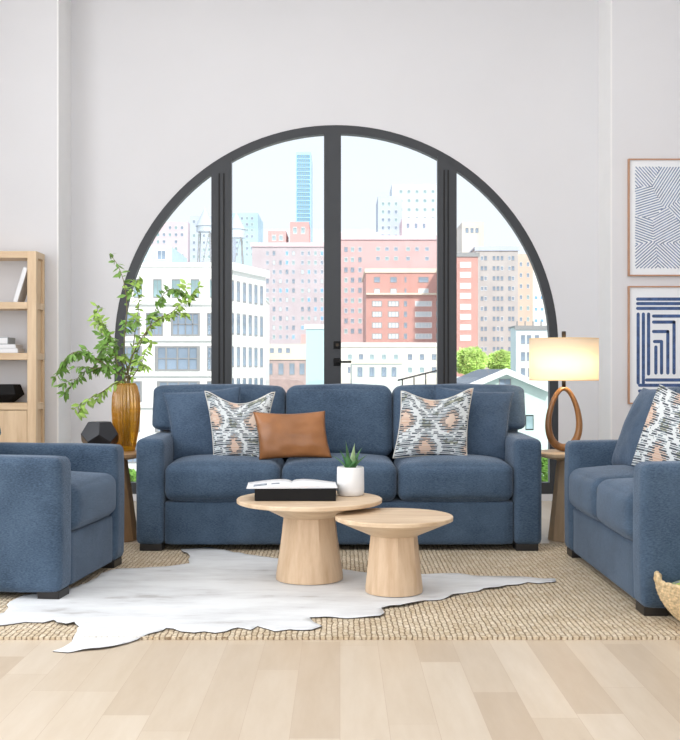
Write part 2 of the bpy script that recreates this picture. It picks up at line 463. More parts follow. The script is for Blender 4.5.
def hide_mesh():
    pl = [Vector(G(*p)) for p in outline]
    # resample boundary with small ragged noise
    b = []
    for i, p in enumerate(pl):
        q = pl[(i+1) % len(pl)]; n = max(1, int((q-p).length/.02))
        for k in range(n):
            v = p.lerp(q, k/n); nn = noise.noise_vector(Vector((v.x*14, v.y*14, 0)))
            b.append(Vector((v.x+nn.x*.012, v.y+nn.y*.014)))
    def inside(x, y):
        c = False; j = len(b)-1
        for i in range(len(b)):
            if (b[i].y > y) != (b[j].y > y) and x < (b[j].x-b[i].x)*(y-b[i].y)/(b[j].y-b[i].y)+b[i].x: c = not c
            j = i
        return c
    pts = []
    x = min(v.x for v in b)
    while x < max(v.x for v in b):
        y = min(v.y for v in b)
        while y < max(v.y for v in b):
            if inside(x, y) and min((v-Vector((x, y))).length for v in b) > .014: pts.append(Vector((x+random.uniform(-.006,.006), y)))
            y += .034
        x += .034
    V = b+pts
    vs, es, fs, *_ = delaunay_2d_cdt(V, [(i, (i+1) % len(b)) for i in range(len(b))], [list(range(len(b)))], 1, 1e-6)
    bm = bmesh.new(); out = []
    for v in vs:
        dist = min((v-q).length for q in b)
        t = max(0, min(1, (v.y-3.99)/.06)); t = t*t*(3-2*t)
        z = .0035+(RUGZ+.001)*t
        w = max(0, noise.noise(Vector((v.x*5, v.y*7, 3))))
        z += .014*w*max(0, 1-dist/.07) + .004*max(0, noise.noise(Vector((v.x*2, v.y*3, 9))))
        out.append(bm.verts.new((v.x, v.y, z)))
    for f in fs:
        try: bm.faces.new([out[i] for i in f])
        except ValueError: pass
    return bm
hide = bmobj('cowhide_rug', hide_mesh(), [M['hide'], M['hideunder']], None, True)
if sum(p.normal.z for p in hide.data.polygons) < 0: hide.data.flip_normals()
sm = hide.modifiers.new('solid', 'SOLIDIFY'); sm.thickness = .003; sm.offset = -1; sm.material_offset = 1; sm.material_offset_rim = 1
tag(hide, 'white cowhide with faint grey streaks spread on the jute rug', 'cowhide rug')

# ------------------------------------------------------------- sofas
def sofa(name, label, cat, W, n, front, rz, D=.95, seatd=.43, aw=.16):
    """front = middle of the front bottom edge; local -y is the front"""
    root = empty(name, (front[0], front[1], 0), rz); tag(root, label, cat)
    h = W/2; iw = h-aw; m = M['blue']
    for s in (-1, 1):
        a, b = (s*iw, s*h) if s > 0 else (-h, -iw)
        bm = soft_bm((a, 0, .045), (b, D-.08, .645), .035, (.004, .006, .006), 16, wr=.0015, seed=s)
        arm = bmobj('arm', bm, m, root, True)
    bmobj('front_rail', soft_bm((-iw+.001, .012, .045), (iw-.001, D-.1, .292), .018, (0, .003, 0), 12, wr=.001), m, root, True)
    bmobj('back_frame', soft_bm((-h, D-.16, .05), (h, D, .86), .04, (0, .01, .005), 14), m, root, True)
    cw = 2*iw/n
    for i in range(n):
        x0 = -iw+i*cw
        bm = soft_bm((x0+.003, -.012, .294), (x0+cw-.003, seatd+.16, .505), .05, (.002, .018, .034), 18, wr=.004, seed=i+n)
        bmobj('seat_cushion', bm, m, root, True)
    for i in range(n):
        x0 = -iw+i*cw; x1 = x0+cw
        L = (i == 0); Rr = (i == n-1)
        xa = x0-(aw if L else 0)+.003; xb = x1+(aw if Rr else 0)-.003
        def dfm(p, L=L, Rr=Rr):
            t = 0
            if L: t = max(t, min(1, max(0, (-iw+.012-p.x)/.03)))
            if Rr: t = max(t, min(1, max(0, (p.x-iw+.012)/.03)))
            if t > 0:
                zb = .664
                q = .5+(.94-.5)*0
                p.z = p.z+(zb+(p.z-.5)*(.945-zb)/(.945-.5)-p.z)*t
            p.y += (p.z-.5)*.24
            return p
        bm = soft_bm((xa, seatd, .51), (xb, seatd+.24, .935), .055, (.002, .024, .014), 22, dfm, wr=.004, seed=i*2+n)
        bmobj('back_cushion', bm, m, root, True)
    for sx in (-1, 1):
        for y0, z0 in ((.012, RUGZ), (D-.16, .0)):
            x0 = sx*(h-.145) if sx > 0 else -(h-.02)
            xa, xb = sorted((sx*(h-.15), sx*(h-.022)))
            z0 = RUGZ if y0 < .1 or name != 'sofa' else 0
            box('foot', (xa, y0, z0), (xb, y0+.1, .052), M['foot'], root, .004)
    return root
sofa('sofa', 'three-seat blue chenille sofa under the arched window', 'sofa', 2.30, 3, (-.006, 5.925), 0)
# armchair: front runs from (-1.232,4.67) to (-1.138,5.56)
na, fa = Vector((-1.238, 4.635)), Vector((-1.136, 5.56))
mid = (na+fa)/2; wd = (fa-na).length
sofa('armchair', 'blue chenille armchair cut by the left edge of the photo', 'armchair', wd, 1, mid, math.atan2((fa-na).y, (fa-na).x), D=1.12, seatd=.62)
# local +x must run from the camera side away; front (-y local) faces +x world
sofa('loveseat', 'blue chenille loveseat with one patterned pillow, right of the lamp', 'loveseat', 1.53, 2, (1.25, 5.10), -PI/2, seatd=.42)

# ------------------------------------------------------------- pillows
def ikat(u, v):
    best = 9; rw = math.floor(v*36)
    u += .05*(math.sin(rw*12.9898)*43758.5 % 1 - .5)
    for i in range(-1, 4):
        for j in range(-1, 4):
            cx = .42+(i-1)*.66+(.33 if j % 2 else 0); cy = .60+(j-1)*.44
            wob = .04*noise.noise(Vector((u*14, v*5, 2)))
            d = (abs((u-cx)/.33)**1.2+abs((v-cy)/.44)**1.2)**(1/1.2)+wob*2
            best = min(best, d)
    row = rw; st = (v*36) % 1
    dash = st < .54 and noise.noise(Vector((u*10+row*3.7, row*1.9, 0))) > -.30
    W = (214, 219, 220); BE = (214, 194, 178); DK = (66, 74, 84); GN = (158, 162, 144); TL = (196, 206, 208)
    nz = noise.noise(Vector((u*6, v*6, 5)))
    if best < .26: return (204, 172, 152) if (dash and nz > -.1) else BE
    if best < .58: return DK if dash else (BE if best < .44 else W)
    if best < .78: return W if not (dash and nz > -.02) else (118, 130, 138)
    if best < .95: return DK if dash else (GN if nz > .22 else W)
    return DK if dash else TL
def pillow_bm(corners, thick, n=40, pinch=.05, dip=0., colr=None, seed=0):
    """corners TL,TR,BR,BL in the local x-z plane"""
    TL, TR, BR, BL = [Vector((c[0], 0, c[1])) for c in corners]
    bm = bmesh.new(); lay = bm.loops.layers.float_color.new('Col') if colr else None
    sides = []
    for s in (-1, 1):
        g = []
        for j in range(n+1):
            row = []
            for i in range(n+1):
                a, b = i/n, j/n; u, v = 2*a-1, 2*b-1
                # edges pull inward between the pointed corners
                k = pinch
                uu = u*(1-k*(1-v*v)); vv = v*(1-k*(1-u*u))
                aa, bb = (uu+1)/2, (vv+1)/2
                p = (BL.lerp(BR, aa)).lerp(TL.lerp(TR, aa), bb)
                p.z -= dip*max(0, 1-(u*1.05)**2)**1.5*max(0, b)**2
                t = ((1-u**2)*(1-v**2))
                t = max(0, t)**.42
                t *= 1-.18*max(0, 1-(u/.5)**2)*max(0, b-.3)*(1 if dip else 0)
                y = s*thick/2*t
                y += .006*noise.noise(Vector((a*5+seed, b*5, s)))*min(1, t*2)
                p.y = y
                row.append(bm.verts.new(p))
            g.append(row)
        sides.append(g)
        for j in range(n):
            for i in range(n):
                q = (g[j][i], g[j][i+1], g[j+1][i+1], g[j+1][i])
                f = bm.faces.new(q if s < 0 else q[::-1])
                if colr:
                    idx = [(i, j), (i+1, j), (i+1, j+1), (i, j+1)]
                    c = lin(colr((i+.5)/n, (j+.5)/n))
                    for lp in f.loops: lp[lay] = (*c, 1)
    bmesh.ops.remove_doubles(bm, verts=bm.verts[:], dist=1e-5)
    return bm
def pillow(name, label, corners_px, d, m, thick=.14, lean=.2, group=None, colr=None, dip=0., pinch=.07, n=44, seed=0, piping=None):
    pts = [P(x, y, d) for x, y in corners_px]
    cx = sum(p.x for p in pts)/4; z0 = min(p.z for p in pts)
    cs = [(p.x-cx, p.z-z0) for p in pts]
    root = bmobj(name, pillow_bm(cs, thick, n, pinch, dip, colr, seed), m, None, True)
    root.location = (cx, d, z0+.0); root.rotation_euler = (-lean, 0, 0)
    tag(root, label, 'pillow', group)
    if piping:
        # cord along the outline, a part of the pillow
        TL, TR, BR, BL = [Vector((c[0], 0, c[1])) for c in cs]; N = 24; loop = []
        def ev(u, v):
            uu = u*(1-pinch*(1-v*v)); vv = v*(1-pinch*(1-u*u)); aa, bb = (uu+1)/2, (vv+1)/2
            p = (BL.lerp(BR, aa)).lerp(TL.lerp(TR, aa), bb); b = (v+1)/2
            p.z -= dip*max(0, 1-(u*1.05)**2)**1.5*max(0, b)**2; return p
        for k in range(N): loop.append(ev(-1+2*k/N, -1))
        for k in range(N): loop.append(ev(1, -1+2*k/N))
        for k in range(N): loop.append(ev(1-2*k/N, 1))
        for k in range(N): loop.append(ev(-1, 1-2*k/N))
        bmobj('piping', tube_bm(loop, .0035, 6, closed=True), piping, root, True)
    return root
# back faces: cushions stand at about y 6.40 (seat level)
pillow('throw_pillow', 'plain blue square pillow at the left end of the sofa', [(160,391),(239,384),(246,460),(173,460)], 6.255, M['bluepillow'], .13, .24, 'plain blue pillows on the sofa', seed=1, piping=M['bluepillow'])
pillow('throw_pillow', 'plain blue square pillow at the right end of the sofa', [(436,384),(517,390),(507,461),(429,461)], 6.255, M['bluepillow'], .13, .24, 'plain blue pillows on the sofa', seed=2, piping=M['bluepillow'])
M['cord'] = flat('cream_cord', (214, 212, 204), .8)
pillow('throw_pillow', 'patterned ikat pillow behind the brown leather lumbar pillow', [(203,390),(274,391),(264,460),(214,460)], 6.14, M['ikat'], .12, .2, 'patterned ikat pillows', ikat, .06, .075, 90, 3, M['cord'])
pillow('throw_pillow', 'patterned ikat pillow fully in view on the right of the sofa', [(402,390),(475,387),(467,458),(393,458)], 6.14, M['ikat'], .12, .2, 'patterned ikat pillows', lambda u, v: ikat(u+.02, v+.05), .05, .075, 90, 4, M['cord'])
pillow('lumbar_pillow', 'brown leather lumbar pillow on the middle of the sofa', [(252,411),(325,410),(332,458),(259,460)], 6.035, M['leather'], .12, .22, None, None, .006, .065, 40, 5)
# loveseat pillows
def local_pillow(name, label, w, h, loc, rz, lean, m, colr=None, dip=0, n=40, group=None, seed=0, piping=None, thick=.14, roll=0.):
    cs = [(-w/2, h), (w/2, h), (w/2, 0), (-w/2, 0)]
    cs = [(x*math.cos(roll)+z*math.sin(roll), -x*math.sin(roll)+z*math.cos(roll)) for x, z in cs]; zm = min(c[1] for c in cs); cs = [(x, z-zm) for x, z in cs]
    root = bmobj(name, pillow_bm(cs, thick, n, .05, dip, colr, seed), m, None, True)
    root.location = loc; root.rotation_euler = (-lean, 0, rz)
    tag(root, label, 'pillow', group); return root
local_pillow('throw_pillow', 'plain blue pillow leaning in the far corner of the loveseat', .44, .46, (1.50, 5.50, .515), -PI/2+.1, .40, M['bluepillow'], seed=6)
local_pillow('throw_pillow', 'patterned ikat pillow on the loveseat at the right edge', .45, .43, (1.545, 5.03, .49), -PI/4-.25, .30, M['ikat'], ikat, .02, 90, 'patterned ikat pillows', 7, roll=.16)

# ------------------------------------------------------------- coffee tables
def coffee_table(label, px, d, r, zt, rb_top, rb_bot, zr, zbase, group):
    x = (px-340)/F*d
    root = empty('coffee_table', (x, d, 0), .35 if px < 350 else .1); tag(root, label, 'coffee table', group)
    z0 = RUGZ+.008
    mid_ = [(r*.64, zt-.042)] if px < 350 else []
    top = lathe_bm([(0, zt-.086), (rb_top+.010, zt-.086)]+mid_+[(r-.010, zt-.022), (r-.001, zt-.018), (r, zt-.004), (r-.003, zt), (0, zt)], 72)
    o = bmobj('tabletop', top, M['oaktop'], root)
    for p in o.data.polygons: p.use_smooth = True
    md = o.modifiers.new('e', 'EDGE_SPLIT'); md.split_angle = math.radians(14)
    base = bmesh.new(); n_, rg = 96, []
    for q in range(13):
        t = q/12; z = z0+(zt-.086-z0)*t; rr = rb_bot+(rb_top-rb_bot)*t; ring = []
        for i in range(n_):
            a = 2*PI*i/n_; loc_a = (a % (2*PI/8))-PI/8
            f = math.cos(PI/8)/math.cos(loc_a); r2 = rr*((1-t)+t*(f*1.03))
            if q == 0: r2 -= .003
            ring.append(base.verts.new((r2*math.cos(a), r2*math.sin(a), z)))
        rg.append(ring)
    for A, B in zip(rg, rg[1:]):
        for i in range(n_): base.faces.new((A[i], A[(i+1) % n_], B[(i+1) % n_], B[i]))
    base.faces.new(rg[0][::-1]); base.faces.new(rg[-1])
    bo = bmobj('pedestal', base, M['oak'], root, True); me_ = bo.modifiers.new('e', 'EDGE_SPLIT'); me_.split_angle = math.radians(30)
    return root
coffee_table('taller pale oak round coffee table holding the tray and succulent', 309.5, 5.12, .354, .41, .128, .166, .40, 0, 'nesting pedestal tables')
coffee_table('lower pale oak round coffee table with an empty top', 394, 4.82, .271, .367, .105, .134, .358, 0, 'nesting pedestal tables')

# black box with open book
x0, x1 = P(254.5, 0, 5.0).x, P(336, 0, 5.0).x
bx = box('storage_box', (x0, 5.0, .4105), (x1, 5.25, .4695), M['black'], None, .003)
tag(bx, 'flat black box on the taller coffee table under the open book', 'box')
def book_bm():
    bm = bmesh.new(); w, dd = .212, .25; N = 14
    for s in (-1, 1):
        top = []; bot = []
        for i in range(N+1):
            t = i/N; x = s*t*w
            z = .012+.016*math.sin(min(1, t*1.2)*PI)*(1-t*.3)
            z = .004+.014*math.sin(PI*min(1, t**.6))*.8+.006*(1-t)
            top.append([bm.verts.new((x, -dd/2, z)), bm.verts.new((x, dd/2, z))]); bot.append([bm.verts.new((x, -dd/2, .0035)), bm.verts.new((x, dd/2, .0035))])
        for i in range(N):
            bm.faces.new((top[i][0], top[i+1][0], top[i+1][1], top[i][1]))
            bm.faces.new((bot[i][0], bot[i][1], bot[i+1][1], bot[i+1][0]))
            for k in (0, 1): bm.faces.new((top[i][k], bot[i][k], bot[i+1][k], top[i+1][k]))
    return bm
bk = empty('open_book', (P(292, 0, 5.13).x, 5.13, .4702), .05); tag(bk, 'white book lying open on the black box', 'book')
bmobj('pages', book_bm(), M['paper'], bk, True)
box('cover', (-.217, -.128, 0), (.217, .128, .0035), M['coverwhite'], bk)
for k, (xa, xb, ya, yb) in enumerate(((-.185, -.12, -.12, -.03), (-.1, -.06, -.11, -.05))):
    bm = bmesh.new()
    def zz(x):
        t = abs(x)/.212; return .004+.014*math.sin(PI*min(1, t**.6))*.8+.006*(1-t)+.0006
    n = 6
    for i in range(n):
        a = xa+(xb-xa)*i/n; b = xa+(xb-xa)*(i+1)/n
        bm.faces.new([bm.verts.new(p) for p in ((a, ya, zz(a)), (b, ya, zz(b)), (b, yb, zz(b)), (a, yb, zz(a)))])
    o = bmobj('printed_picture', bm, M['pagegrey'], bk)
    sd = o.modifiers.new('s', 'SOLIDIFY'); sd.thickness = .0004

# potted succulent
pc = P(350.5, 0, 5.24)
pot = empty('potted_succulent', (pc.x, 5.24, .4105)); tag(pot, 'small green succulent in a white pot on the taller coffee table', 'plant')
bmobj('pot', lathe_bm([(0, 0), (.058, 0), (.066, .006), (.069, .03), (.067, .138), (.064, .142), (.060, .14), (.059, .118), (0, .118)], 48), M['pot'], pot, True)
bmobj('soil', lathe_bm([(0, .112), (.0585, .112), (.0585, .122), (0, .126)], 32), M['soil'], pot, True)
def blade(L, w, az, tilt, seed):
    bm = bmesh.new(); n = 10; rings = []
    for i in range(n+1):
        t = i/n; ww = 1.55*w*(math.sin(PI*(t*.62+.30))**1.0)*(1-t**3) if i < n else .0006
        bend = tilt*(.5+.6*t)
        x = L*t*math.sin(bend); z = L*t*math.cos(bend)
        th = .32*ww
        nx, nz = math.cos(bend), -math.sin(bend)
        ring = []
        for (a, b) in ((-1, 0), (-.5, -.8), (0, -1), (.5, -.8), (1, 0), (.5, .1), (0, -.1), (-.5, .1)):
            ring.append(bm.verts.new((x+nx*b*-th, a*ww, z+nz*b*-th)))
        rings.append(ring)
    for A, B in zip(rings, rings[1:]):
        for k in range(8): bm.faces.new((A[k], A[(k+1) % 8], B[(k+1) % 8], B[k]))
    bm.faces.new(rings[-1])
    bmesh.ops.rotate(bm, verts=bm.verts[:], matrix=Matrix.Rotation(az, 3, 'Z'))
    bmesh.ops.translate(bm, verts=bm.verts[:], vec=(.008*math.cos(az), .008*math.sin(az), .118))
    return bm
for i, (L, w, az, tl) in enumerate([(.155, .014, 2.6, .12), (.145, .016, 5.6, .12), (.125, .016, 0.1, .72), (.13, .016, 3.2, .78), (.13, .015, .5, .42), (.11, .015, 4.4, .5), (.09, .014, 1.6, .7), (.125, .014, 3.6, .42), (.10, .014, 5.3, .7)]):
    bmobj('leaf', blade(L, w, az, tl, i), M['aloe'] if i not in (1,) else M['aloeedge'], pot, True)

# ------------------------------------------------------------- side tables
ZT = .537
def side_table(label, px, m, rb=.135):
    x = (px-340)/F*6.4
    root = empty('side_table', (x, 6.42, 0)); tag(root, label, 'side table')
    o = bmobj('tabletop', lathe_bm([(0, ZT-.05), (.084, ZT-.05), (.205, ZT-.028), (.215, ZT-.022), (.216, ZT-.006), (.211, ZT), (0, ZT)], 64), m, root, True)
    md = o.modifiers.new('e', 'EDGE_SPLIT'); md.split_angle = math.radians(28)
    bmobj('pedestal', lathe_bm([(0, .001), (rb, .001), (rb+.002, .006), (.082, ZT-.05), (0, ZT-.05)], 12), m, root)
    return root
side_table('round brown oak side table under the amber vase, left of the sofa', 113.5, M['oakbrown'], .148)
side_table('round pale oak side table under the lamp, right of the sofa', 571, M['sideoak'])

# vase
vx = P(126, 0, 6.47).x
prof = [(0, 0), (.048, 0), (.052, .004), (.058, .03), (.070, .10), (.080, .18), (.084, .26), (.080, .34), (.066, .40), (.056, .415)]
inn = [(.051, .413), (.060, .395), (.074, .335), (.078, .26), (.074, .18), (.064, .10), (.052, .035), (.044, .012), (0, .010)]
vase = empty('vase', (vx, 6.47, ZT+.001)); tag(vase, 'tall ribbed amber glass vase on the left side table', 'vase')
bmobj('ribbed_body', lathe_bm(prof+inn, 144, ribs=22, rib_amp=.06), M['amber'], vase, True)
bmobj('rim', tube_bm([(.054*math.cos(2*PI*i/40), .054*math.sin(2*PI*i/40), .414) for i in range(40)], .004, 8, closed=True), M['amber'], vase, True)

# black dodecahedron
def dodeca(R_):
    bm = bmesh.new(); ph = (1+5**.5)/2; V = []
    for a in (-1, 1):
        for b in (-1, 1):
            for c in (-1, 1): V.append((a, b, c))
            V.append((0, a/ph, b*ph)); V.append((a/ph, b*ph, 0)); V.append((a*ph, 0, b/ph))
    for v in V: bm.verts.new(Vector(v)*(R_/3**.5))
    bmesh.ops.convex_hull(bm, input=bm.verts[:])
    bmesh.ops.dissolve_limit(bm, angle_limit=.02, verts=bm.verts[:], edges=bm.edges[:])
    # lay it on a face
    bm.faces.ensure_lookup_table(); bm.normal_update(); nrm = bm.faces[0].normal.copy()
    q = nrm.rotation_difference(Vector((0, 0, -1)))
    bmesh.ops.rotate(bm, verts=bm.verts[:], matrix=q.to_matrix())
    zm = min(v.co.z for v in bm.verts); bmesh.ops.translate(bm, verts=bm.verts[:], vec=(0, 0, -zm))
    return bm
dd = bmobj('faceted_ornament', dodeca(.118), M['blackgloss'])
dd.location = (P(99, 0, 6.3).x, 6.32, ZT+.001); dd.rotation_euler = (0, 0, .5)
md = dd.modifiers.new('b', 'BEVEL'); md.width = .003; md.segments = 2
tag(dd, 'black faceted geometric ornament left of the amber vase', 'ornament')

# leafy branches
def leaf_into(bm, base, dirv, L, w, nrm):
    dirv = dirv.normalized(); s = dirv.cross(nrm).normalized(); up = s.cross(dirv)
    prof = [(0, .0), (.18, .55), (.4, 1.0), (.65, .8), (.85, .38), (1, 0)]
    Lr = []; Rr = []; C_ = []
    for t, k in prof:
        p = base+dirv*L*t - up*(L*.22*t*t)
        C_.append(bm.verts.new(p-up*w*.18*k)) 
        Lr.append(bm.verts.new(p-s*w*k) ) ; Rr.append(bm.verts.new(p+s*w*k))
    for i in range(len(prof)-1):
        for A in (Lr, Rr):
            vs = [C_[i], C_[i+1], A[i+1], A[i]]
            try: bm.faces.new(vs)
            except ValueError: pass
mouth = Vector((vx, 6.47, ZT+.40))
def branch(label, path, leaves, seed, twigs=3):
    rnd = random.Random(seed)
    root = empty('leafy_branch', (vx, 6.47, ZT+.02)); tag(root, label, 'branch', 'leafy branches in the amber vase')
    o0 = Vector(root.location)
    pts = [Vector((vx+rnd.uniform(-.03, .03), 6.47+rnd.uniform(-.03, .03), ZT+.03)), mouth+Vector((rnd.uniform(-.025, .025), rnd.uniform(-.025, .025), 0))]
    for (px, py, dy) in path: pts.append(P(px, py, 6.47+dy))
    # smooth
    def cr(ps, n=7):
        out = []
        for i in range(len(ps)-1):
            p0 = ps[max(i-1, 0)]; p1 = ps[i]; p2 = ps[i+1]; p3 = ps[min(i+2, len(ps)-1)]
            for k in range(n):
                t = k/n; out.append(.5*((2*p1)+(p2-p0)*t+(2*p0-5*p1+4*p2-p3)*t*t+(3*p1-p0-3*p2+p3)*t**3))
        out.append(ps[-1]); return out
    sp = cr(pts)
    bm = tube_bm([p-o0 for p in sp], lambda t: .0038*(1-t)+.0012, 6)
    lb = bmesh.new(); start = 10
    def foliage(poly, cnt, t0):
        for k in range(cnt):
            t = t0+(1-t0)*(k+rnd.random()*.6)/cnt; idx = min(len(poly)-2, int(t*(len(poly)-1)))
            base = poly[idx].lerp(poly[idx+1], rnd.random()); tg = (poly[idx+1]-poly[idx]).normalized()
            side = Vector((rnd.uniform(-1, 1), rnd.uniform(-.7, .7), rnd.uniform(-1, .5))).normalized()
            dv = (tg*.5+side*.9+Vector((0, 0, -.25))).normalized()
            nr = Vector((rnd.uniform(-.6, .6), rnd.uniform(-1, -.1), rnd.uniform(.0, 1))).normalized()
            L = rnd.uniform(.036, .062)
            leaf_into(lb, base-o0, dv, L, L*.21, nr)
    foliage(sp[start:], int(leaves*1.75), .03)
    for k in range(twigs):
        i = rnd.randrange(start+2, len(sp)-1); b0 = sp[i]; tg = (sp[min(i+1, len(sp)-1)]-sp[i-1]).normalized()
        dv = (tg+Vector((rnd.uniform(-1, 1), rnd.uniform(-.5, .5), rnd.uniform(-.8, .6)))).normalized()
        L = rnd.uniform(.06, .13); tw = [b0+dv*L*q/5+Vector((0, 0, -.02*(q/5)**2)) for q in range(6)]
        tube_bm([p-o0 for p in tw], .0012, 5, bm=bm); foliage(tw, int(L/.009), .1)
    bmobj('stem', bm, M['stem'], root, True)
    o = bmobj('foliage', lb, M['leafdark'] if seed % 2 else M['leaflight'], root, True)
for i, (lab, path, lv, tw) in enumerate([
    ('topmost leafy branch, its tip left of the arch frame', [(124,350,0),(127,310,-.03),(124,283,-.02),(117,264,0),(109,254,.02)], 20, 2),
    ('leafy branch reaching farthest right across the window', [(133,355,0),(146,332,-.03),(160,318,-.02),(172,312,0),(184,300,0),(191,297,0)], 32, 5),
    ('leafy branch arching right below the upper row of white building windows', [(138,350,0),(150,326,.03),(158,304,.03),(168,290,.02),(178,290,0)], 26, 4),
    ('leafy branch rising to the upper left, ending against the wall', [(116,350,0),(110,335,0),(102,322,-.02),(93,312,-.02)], 26, 4),
    ('leafy branch reaching farthest left towards the bookcase', [(112,370,-.05),(95,358,-.08),(76,352,-.1),(65,360,-.1),(62,368,-.1)], 32, 5),
    ('drooping leafy branch hanging above the black faceted ornament', [(118,382,-.04),(102,392,-.1),(88,400,-.12),(78,414,-.12)], 18, 3),
    ('short bushy leafy branch leaning left over the window frame', [(118,365,-.04),(113,345,-.06),(108,335,-.05),(101,348,-.05)], 34, 6),
    ('leafy branch standing upright just right of the arch frame', [(131,360,.03),(136,325,.05),(139,300,.05),(134,284,.04)], 26, 4),
    ('leafy branch spreading left at mid height of the foliage', [(112,368,0),(98,368,.02),(84,372,.03),(70,388,.02),(64,394,.02)], 28, 4),
    ('short leafy branch curving right near the vase mouth', [(134,375,-.02),(142,362,-.04),(146,350,-.05),(152,342,-.05)], 14, 2)]):
    branch(lab, path, lv, i+11, tw)

# ------------------------------------------------------------- lamp
lx = P(563.8, 0, 6.42).x
lamp = empty('table_lamp', (lx, 6.42, ZT+.001)); tag(lamp, 'lit lamp with teardrop wood ring base and drum shade', 'table lamp')
def ring_bm():
    bm = bmesh.new(); N = 72; n = 14; rings = []
    H = .408
    for i in range(N):
        a = 2*PI*i/N
        # teardrop centre line
        z = H/2-(H/2-.024)*math.cos(a); t = (1-math.cos(a))/2
        w = .098*math.sin(a)*(1-.38*t)**1.0*1.16
        th = .023*(1-.45*t)+.001; dep = .032*(1-.45*t)
        rings.append((Vector((w, 0, z)), th, dep))
    R_ = []
    for i in range(N):
        p, th, dep = rings[i]; tg = (rings[(i+1) % N][0]-rings[i-1][0]).normalized(); nn = Vector((tg.z, 0, -tg.x))
        R_.append([bm.verts.new(p+nn*th*math.cos(2*PI*k/n)+Vector((0, 1, 0))*dep*math.sin(2*PI*k/n)) for k in range(n)])
    for i in range(N):
        A, B = R_[i], R_[(i+1) % N]
        for k in range(n): bm.faces.new((A[k], A[(k+1) % n], B[(k+1) % n], B[k]))
    zm = min(v.co.z for v in bm.verts); bmesh.ops.translate(bm, verts=bm.verts[:], vec=(0, 0, -zm))
    return bm
bmobj('ring_base', ring_bm(), M['walnut'], lamp, True)
def lz(py): return CAMZ-(py-371)/F*6.42-ZT
bmobj('stem', lathe_bm([(0, .392), (.012, .392), (.012, lz(381)+.01), (.006, lz(379)+.02), (.006, lz(334)), (0, lz(334))], 16), M['metal'], lamp, True)
bmobj('finial', lathe_bm([(0, lz(338)), (.012, lz(338)), (.013, lz(333)), (.012, lz(331.5)), (0, lz(331.5))], 16), M['metal'], lamp, True)
sh0, sh1, sr = lz(380.7), lz(338.6), .2085
so = bmobj('lamp_shade', lathe_bm([(sr, sh0), (sr, sh1), (sr-.003, sh1), (sr-.003, sh0), (sr, sh0)], 64), M['shade'], lamp, True)
M['band'] = flat('shade_hem', (236, 206, 160), .8)
for z in (sh0, sh1-.006):
    bmobj('shade_hem', lathe_bm([(sr+.001, z), (sr+.001, z+.006), (sr-.004, z+.006), (sr-.004, z), (sr+.001, z)], 64), M['band'], so, True)
bulb = bmobj('bulb', lathe_bm([(0, .46), (.014, .46), (.03, .50), (.03, .53), (.018, .556), (0, .56)], 20), M['bulb'], lamp, True)
ld = bpy.data.lights.new('bulb_light', 'POINT'); ld.energy = 5; ld.color = (1, .80, .56); ld.shadow_soft_size = .04
lo = bpy.data.objects.new('bulb_light', ld); COL.objects.link(lo); lo.location = (0, -.05, .50); lo.parent = lamp

# ------------------------------------------------------------- bookcase
BS = F/7.70
def bz(py): return CAMZ-(py-371)/BS
bxr = -2.228; bxl = bxr-1.0; by0, by1 = 7.70, 7.925
case = empty('bookcase', ((bxl+bxr)/2, 7.81, 0)); tag(case, 'tall pale oak open bookcase with a cabinet below, at the left wall', 'bookcase')
cx0 = (bxl+bxr)/2
def cb(name, a, b, m, par=case, bevel=.003):
    return box(name, (a[0]-cx0, a[1]-7.81, a[2]), (b[0]-cx0, b[1]-7.81, b[2]), m, par, bevel)
pw = .066; topz = bz(251)
for xa in (bxr-pw, bxl):
    cb('post', (xa, by0, 0), (xa+pw, by0+.045, topz), M['oakcase'])
    cb('post', (xa, by1-.03, 0), (xa+pw, by1, topz), M['oakcase'])
    cb('side_panel', (xa+.02, by0+.045, .02), (xa+pw-.02, by1-.03, topz-.04), M['oakcase'])
    for py in (251, 302, 353, 403):
        cb('side_rail', (xa+.003, by0+.045, bz(py)-.05), (xa+pw-.0, by1-.03, bz(py)), M['oakcase'])
for k, py in enumerate((251, 302, 353, 403)):
    cb('shelf', (bxl+pw, by0+.002, bz(py)-.05), (bxr-pw, by1-.002, bz(py)), M['oakcaseh'])
cb('back_panel', (bxl+pw, by1-.016, .06), (bxr-pw, by1-.004, bz(403)-.05), M['oakcase'])
for xa, xb in ((bxl+pw+.003, cx0-.002), (cx0+.002, bxr-pw-.003)):
    cb('door', (xa, by0+.004, .07), (xb, by0+.024, bz(403)-.055), M['oakcase'])
cb('bottom_rail', (bxl+pw, by0+.004, .01), (bxr-pw, by0+.03, .065), M['oakcaseh'])
# leaning book
bl = box('leaning_book', (-.016, -.085, 0), (.016, .085, .262), M['coverwhite'], None, .002)
bl.location = (-2.385, 7.79, bz(302)+.001); bl.rotation_euler = (0, math.radians(17), 0)
tag(bl, 'pale hardback book leaning on the upper shelf of the bookcase', 'book')
pg = box('pages', (-.011, -.0865, .004), (.011, .08, .2635), M['paper'], bl)
z = bz(353)
for k, (xa, xb, h, m, lab) in enumerate(((-2.62, -2.37, .034, 'coverwhite', 'white hardback book at the bottom of the shelf stack'), (-2.60, -2.385, .03, 'coverwhite', 'white hardback book in the middle of the shelf stack'), (-2.59, -2.44, .052, 'covergrey', 'thick grey book on top of the shelf stack'))):
    b = box('stacked_book', (xa, 7.72, z+.001), (xb, 7.89, z+h), M[m], None, .002); tag(b, lab, 'book', 'books stacked on the middle shelf')
    box('pages', (xa+.006, 7.7185, z+.005), (xb-.006, 7.75, z+h-.005), M['paper'], b)
    z += h
